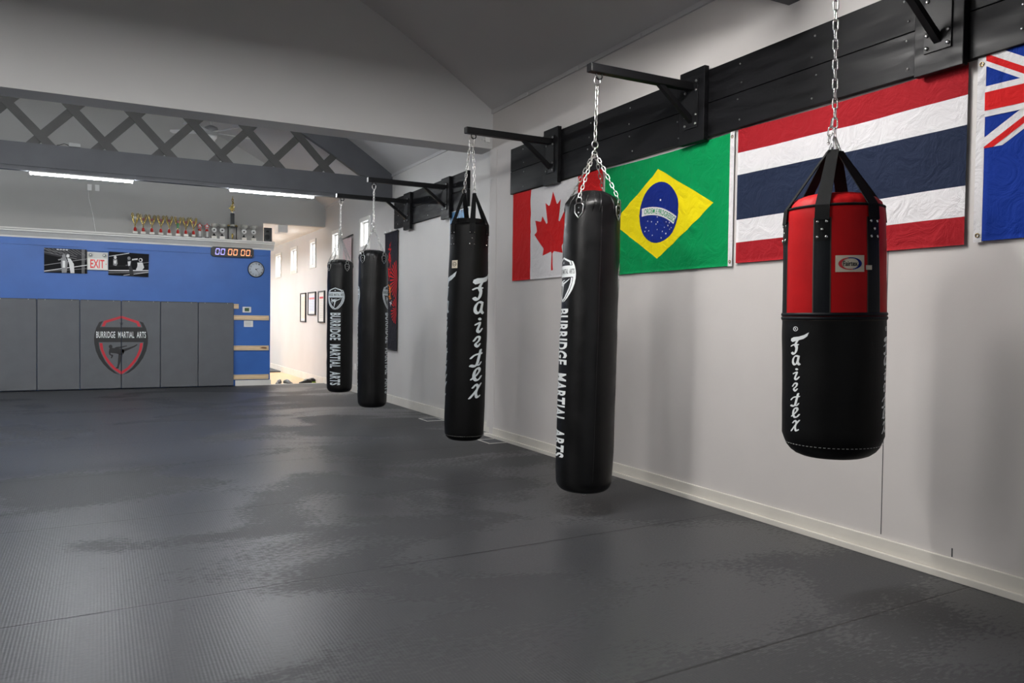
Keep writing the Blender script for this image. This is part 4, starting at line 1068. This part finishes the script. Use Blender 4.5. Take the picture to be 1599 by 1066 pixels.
for i, (x, h) in enumerate(((.572, .388), (.703, .37), (.845, .37), (.993, .372), (1.133, .372), (1.279, .365), (1.415, .365), (1.547, .37))):
    lab = ['leftmost gold cup with a white medallion', 'gold cup second from the left on the shelf', 'gold cup third from the left on the shelf', 'gold cup fourth from the left on the shelf', 'gold cup just left of the one with green ribbon', 'gold cup wrapped with a green ribbon',
           'gold cup just right of the one with green ribbon', 'rightmost gold cup, on a narrow base beside the red star trophies'][i]
    gold_cup(x, h, lab, i == 7, i == 5, i == 0)
for x, lab in ((1.653, 'small red star trophy on a white column, left of the pair'), (1.778, 'small red star trophy on a white column, right of the pair')):
    t = empty('star_trophy', (x, YS, ZS), lab, 'trophy', 'small red star trophies')
    o = MB(); o.box((-.035, -.03, 0), (.035, .03, .02)); o.build('base', blackp, t)
    o = MB(); o.lathe([(.018, .02), (.018, .13)], 14); o.build('column', whitep, t)
    o = MB(); o.lathe([(.026, .13), (.03, .15), (.018, .17)], 14); o.prism([((.05 if i % 2 == 0 else .028) * cos(pi / 2 + pi * i / 5), .225 + (.06 if i % 2 == 0 else .03) * sin(pi / 2 + pi * i / 5)) for i in range(10)], -.01, .01); o.build('star', redp, t)
    o = MB(); o.lathe([(.022, 0), (.02, .004)], 16, T=Matrix.Translation((0, -.01, .225)) @ RC); o.build('medallion', whitep, t)
for x, k, lab in ((1.905, 1, 'silver cup next to the red star trophies'), (2.047, 1, 'silver cup just left of the tallest trophy'), (2.44, 1.15, 'silver cup just right of the tallest trophy'), (2.616, 1.1, 'rightmost silver cup, nearest to the speaker')):
    t = empty('silver_cup', (x, YS, ZS), lab, 'trophy', 'silver bowl cups on the shelf')
    o = MB(); o.box((-.045, -.03, 0), (.045, .03, .055), bev=.003); o.build('marble_base', marble, t)
    o = MB(); o.lathe([(.03, .055), (.03, .065), (.012, .08), (.010, .10)], 14); o.build('stem', blackp, t)
    o = MB(); o.lathe([(.04, 0), (.045, .006), (.04, .012)], 20, T=Matrix.Translation((0, .002, .165 * k ** .2)) @ RC); o.build('wreath_disc', whitep, t)
    o = MB(); o.lathe([(.014, 0), (.013, .003)], 12, T=Matrix.Translation((0, -.012, .165)) @ RC); o.build('disc_motif', blackp, t)
    o = MB(); z0 = .205; o.lathe([(.012, z0), (.03 * k, z0 + .01), (.052 * k, z0 + .035 * k), (.058 * k, z0 + .075 * k), (.054 * k, z0 + .077 * k), (.045 * k, z0 + .04 * k), (.005, z0 + .02)], 20)
    for sx in (-1, 1): o.tube([(sx * .055 * k, 0, z0 + .07 * k), (sx * .067 * k, 0, z0 + .075 * k), (sx * .066 * k, 0, z0 + .04 * k), (sx * .045 * k, 0, z0 + .03 * k)], .004, 6)
    o.build('bowl', silver, t)
t = empty('column_trophy', (2.23, YS, ZS), 'tallest trophy, black columns topped by a gold star figure', 'trophy')
o = MB(); o.box((-.095, -.05, 0), (.095, .05, .014)); o.build('base', blackp, t)
o = MB(); o.box((-.09, -.045, .235), (.09, .045, .25), bev=.002); o.build('deck', blackp, t)
for x in (-.075, -.045, .045, .075): o = MB(); o.lathe([(.008, .014), (.008, .235)], 10, T=Matrix.Translation((x, 0, 0))); o.build('column', blackp if abs(x) > .05 else silver, t)
o = MB(); o.lathe([(.022, .014), (.01, .03), (.016, .06), (.02, .10), (.008, .12)], 12); o.build('small_cup', gold, t)
o = MB()
for x in (-.075, -.04, .04, .075): o.lathe([(.016, .25), (.02, .262), (.006, .285)], 10, T=Matrix.Translation((x, 0, 0)))
build_each(o, 'finial', gold, t)
o = MB(); o.lathe([(.05, .25), (.04, .28), (.036, .29)], 18); o.build('collar', silver, t)
o = MB(); o.box((-.033, -.03, .29), (.033, .03, .50), bev=.003); o.build('upper_column', blackp, t)
o = MB(); o.box((-.037, -.034, .50), (.037, .034, .512)); o.build('cap', whitep, t)
o = MB(); o.prism([(-.01 + (.07 if i % 2 == 0 else .03) * cos(pi / 2 + .3 + pi * i / 5), .59 + (.07 if i % 2 == 0 else .03) * sin(pi / 2 + .3 + pi * i / 5)) for i in range(10)], -.008, .008)
o.tube([(0, 0, .512), (0, 0, .56)], .008, 8); o.build('star', gold, t)
o = MB(); o.tube([(.01, -.01, .60), (.0, -.01, .66), (.01, -.01, .70), (.006, -.01, .735)], [.008, .014, .016, .006], 8); o.tube([(.0, -.01, .70), (-.02, -.01, .74), (-.005, -.01, .78)], .005, 6); o.tube([(.015, -.01, .70), (.035, -.01, .68), (.03, -.01, .65)], .005, 6)
o.lathe([(.002, .735), (.014, .747), (.014, .757), (.002, .77)], 12, T=Matrix.Translation((.008, -.01, 0))); o.tube([(.0, -.01, .77), (.005, -.01, .82)], .005, 6); o.build('figure', gold, t)
# speaker
t = empty('speaker', (2.895, 15.73, ZS), 'black speaker with maroon side on the shelf end beside the hallway', 'speaker'); t.rotation_euler = (0, 0, R(-12))
o = MB(); o.box((-.075, -.08, 0), (.075, .08, .27), bev=.006); o.build('cabinet', [maroon], t)
o = MB(); o.box((-.073, -.084, .004), (.073, -.079, .266)); g = o.build('grille', blackp, t)
o = MB()
for z, r in ((.09, .052), (.20, .028)): o.lathe([(r, 0), (r * 1.05, .003), (r * .8, .002), (r * .3, -.002)], 20, T=Matrix.Translation((0, -.084, z)) @ RC)
build_each(o, 'speaker_cone', mat('cone_rubber', srgb(30, 30, 32), .6), g)

# ------------------------------------------------------------------ hallway things
def frame(yc, w, z0, z1, label, tint, header):
    t = empty('framed_certificate', (XF_, yc, z0), label, 'picture frame', None); h = z1 - z0
    o = MB(); b = .028
    o.box((-.03, -w / 2, 0), (0, w / 2, b)); o.box((-.03, -w / 2, h - b), (0, w / 2, h)); o.box((-.03, -w / 2, b), (0, -w / 2 + b, h - b)); o.box((-.03, w / 2 - b, b), (0, w / 2, h - b)); o.build('frame', blackp, t)
    o = MB(); o.box((-.014, -w / 2 + b, b), (-.0, w / 2 - b, h - b)); o.build('mount', paper, t)
    o = MB(); o.box((-.016, -w / 2 + b + .05, b + .05), (-.0145, w / 2 - b - .05, h - b - .05), 0)
    for k in range(int((h - .25) / .035)):
        o.box((-.017, -w / 2 + .11, .11 + k * .035), (-.016, w / 2 - .11, .118 + k * .035), 1)
    if header: o.box((-.017, -w / 2 + .1, h - .16), (-.016, w / 2 - .1, h - .12), 2)
    o.build('document', [tint, greyp, header or tint], t)
frame(17.68, .50, 1.22, 1.87, 'tall framed document with warm tint, farthest of the three frames', mat('peach_paper', srgb(232, 206, 190), .6), None)
frame(16.88, .66, 1.375, 1.872, 'shorter framed document, middle of the three frames', mat('blue_tint_paper', srgb(206, 214, 228), .6), mat('pale_red_heading', srgb(200, 120, 120), .6))
frame(16.06, .50, 1.218, 1.872, 'tall framed white document nearest the leftmost bag', paper, print_r)
o = MB(); o.box((-.9, 19.9, -.04), (3.99, 22.9, -.005), bev=.006); tag(o.build('hall_floor_mat', mat('dark_grey_rubber', srgb(62, 66, 68), .6)), 'dark grey mat lying far down the wooden hallway floor', 'mat')
o = MB(); o.box((3.13, 15.96, 3.00), (3.32, 16.3, 3.15), bev=.01); tag(o.build('ceiling_box', whitep), 'white box fitting under the hallway ceiling beside the speaker', 'ceiling fitting')
def shoe(x, y, rz, up_m, sole_m, label, L_=.28):
    t = empty('shoe', (x, y, -.04), label, 'shoe', 'shoes left at the edge of the mats'); t.rotation_euler = (0, 0, rz)
    secs = [(-.5, .030, .07), (-.46, .038, .085), (-.3, .040, .10), (-.12, .038, .10), (.05, .040, .078), (.22, .046, .062), (.38, .043, .05), (.47, .030, .042), (.5, .012, .035)]
    n = 12
    def loft(mb, lo, hi, sc):
        vs_ = []
        for (a, w_, h) in secs:
            for j in range(n):
                th = 2 * pi * j / n; zz = lo + (hi(h) - lo) * (.5 + .5 * sin(th)); ww = w_ * sc * (abs(cos(th)) ** .6) * (1 if cos(th) >= 0 else -1)
                vs_.append((a * L_, ww, zz))
        k = len(secs); fs = [(i * n + j, i * n + (j + 1) % n, (i + 1) * n + (j + 1) % n, (i + 1) * n + j) for i in range(k - 1) for j in range(n)]
        fs += [tuple(range(n - 1, -1, -1)), tuple((k - 1) * n + j for j in range(n))]
        mb.add(vs_, fs, 0, True)
    o = MB(); loft(o, .018, lambda h: h, 1); o.build('upper', up_m, t)
    o = MB(); loft(o, 0, lambda h: .026, 1.1); o.build('sole', sole_m, t)
    o = MB(); o.tube([(-.1 * L_ / .28 * .9, .02, .098), (-.02, .0, .096), (.03, .0, .083)], .012, 8); o.build('tongue', greyp, t)
    o = MB()
    for k in range(3): o.box((-.01 + .022 * k, -.028, .083 - .006 * k), (-.002 + .022 * k, .028, .09 - .006 * k))
    o.build('laces', whitep, t)
gshoe = mat('grey_mesh_shoe', srgb(96, 98, 96), .7, var=.4, vscale=30)
shoe(3.19, 16.12, R(-112), gshoe, whitep, 'grey and white trainer at the wood floor edge, left of the pair')
shoe(3.38, 16.12, R(-70), gshoe, whitep, 'grey and white trainer at the wood floor edge, right of the pair')
shoe(3.74, 16.2, R(-160), blackp, blackp, 'black shoe lying in front of the hall skirting, left of the dark pair')
shoe(3.88, 16.42, R(-150), blackp, mat('lime_sole', srgb(150, 200, 60), .5), 'black shoe with lime green sole by the hall skirting')

# floor registers with white border
for y, x, lab in ((9.58, 3.86, 'white bordered floor vent by the far wall between bags'), (7.60, 3.77, 'white bordered floor vent at the foot of the pilaster')):
    t = empty('floor_vent', (x, y, 0), lab, 'floor vent')
    o = MB(); w_, l_, b = .11 if x < 3.8 else .125, .15, .012
    for q in (((-w_, -l_, 0), (w_, -l_ + b, .004)), ((-w_, l_ - b, 0), (w_, l_, .004)), ((-w_, -l_ + b, 0), (-w_ + b, l_ - b, .004))): o.box(*q)
    if x > 3.8: o.box((w_ - b, -l_ + b, 0), (w_, l_ - b, .004))
    o.build('border', whitem, t)
    o = MB()
    for k in range(12): o.box((-w_ + b, -l_ + .02 + k * .0225, .0005), (w_ - b * .5, -l_ + .032 + k * .0225, .003))
    o.build('grille', matv, t)
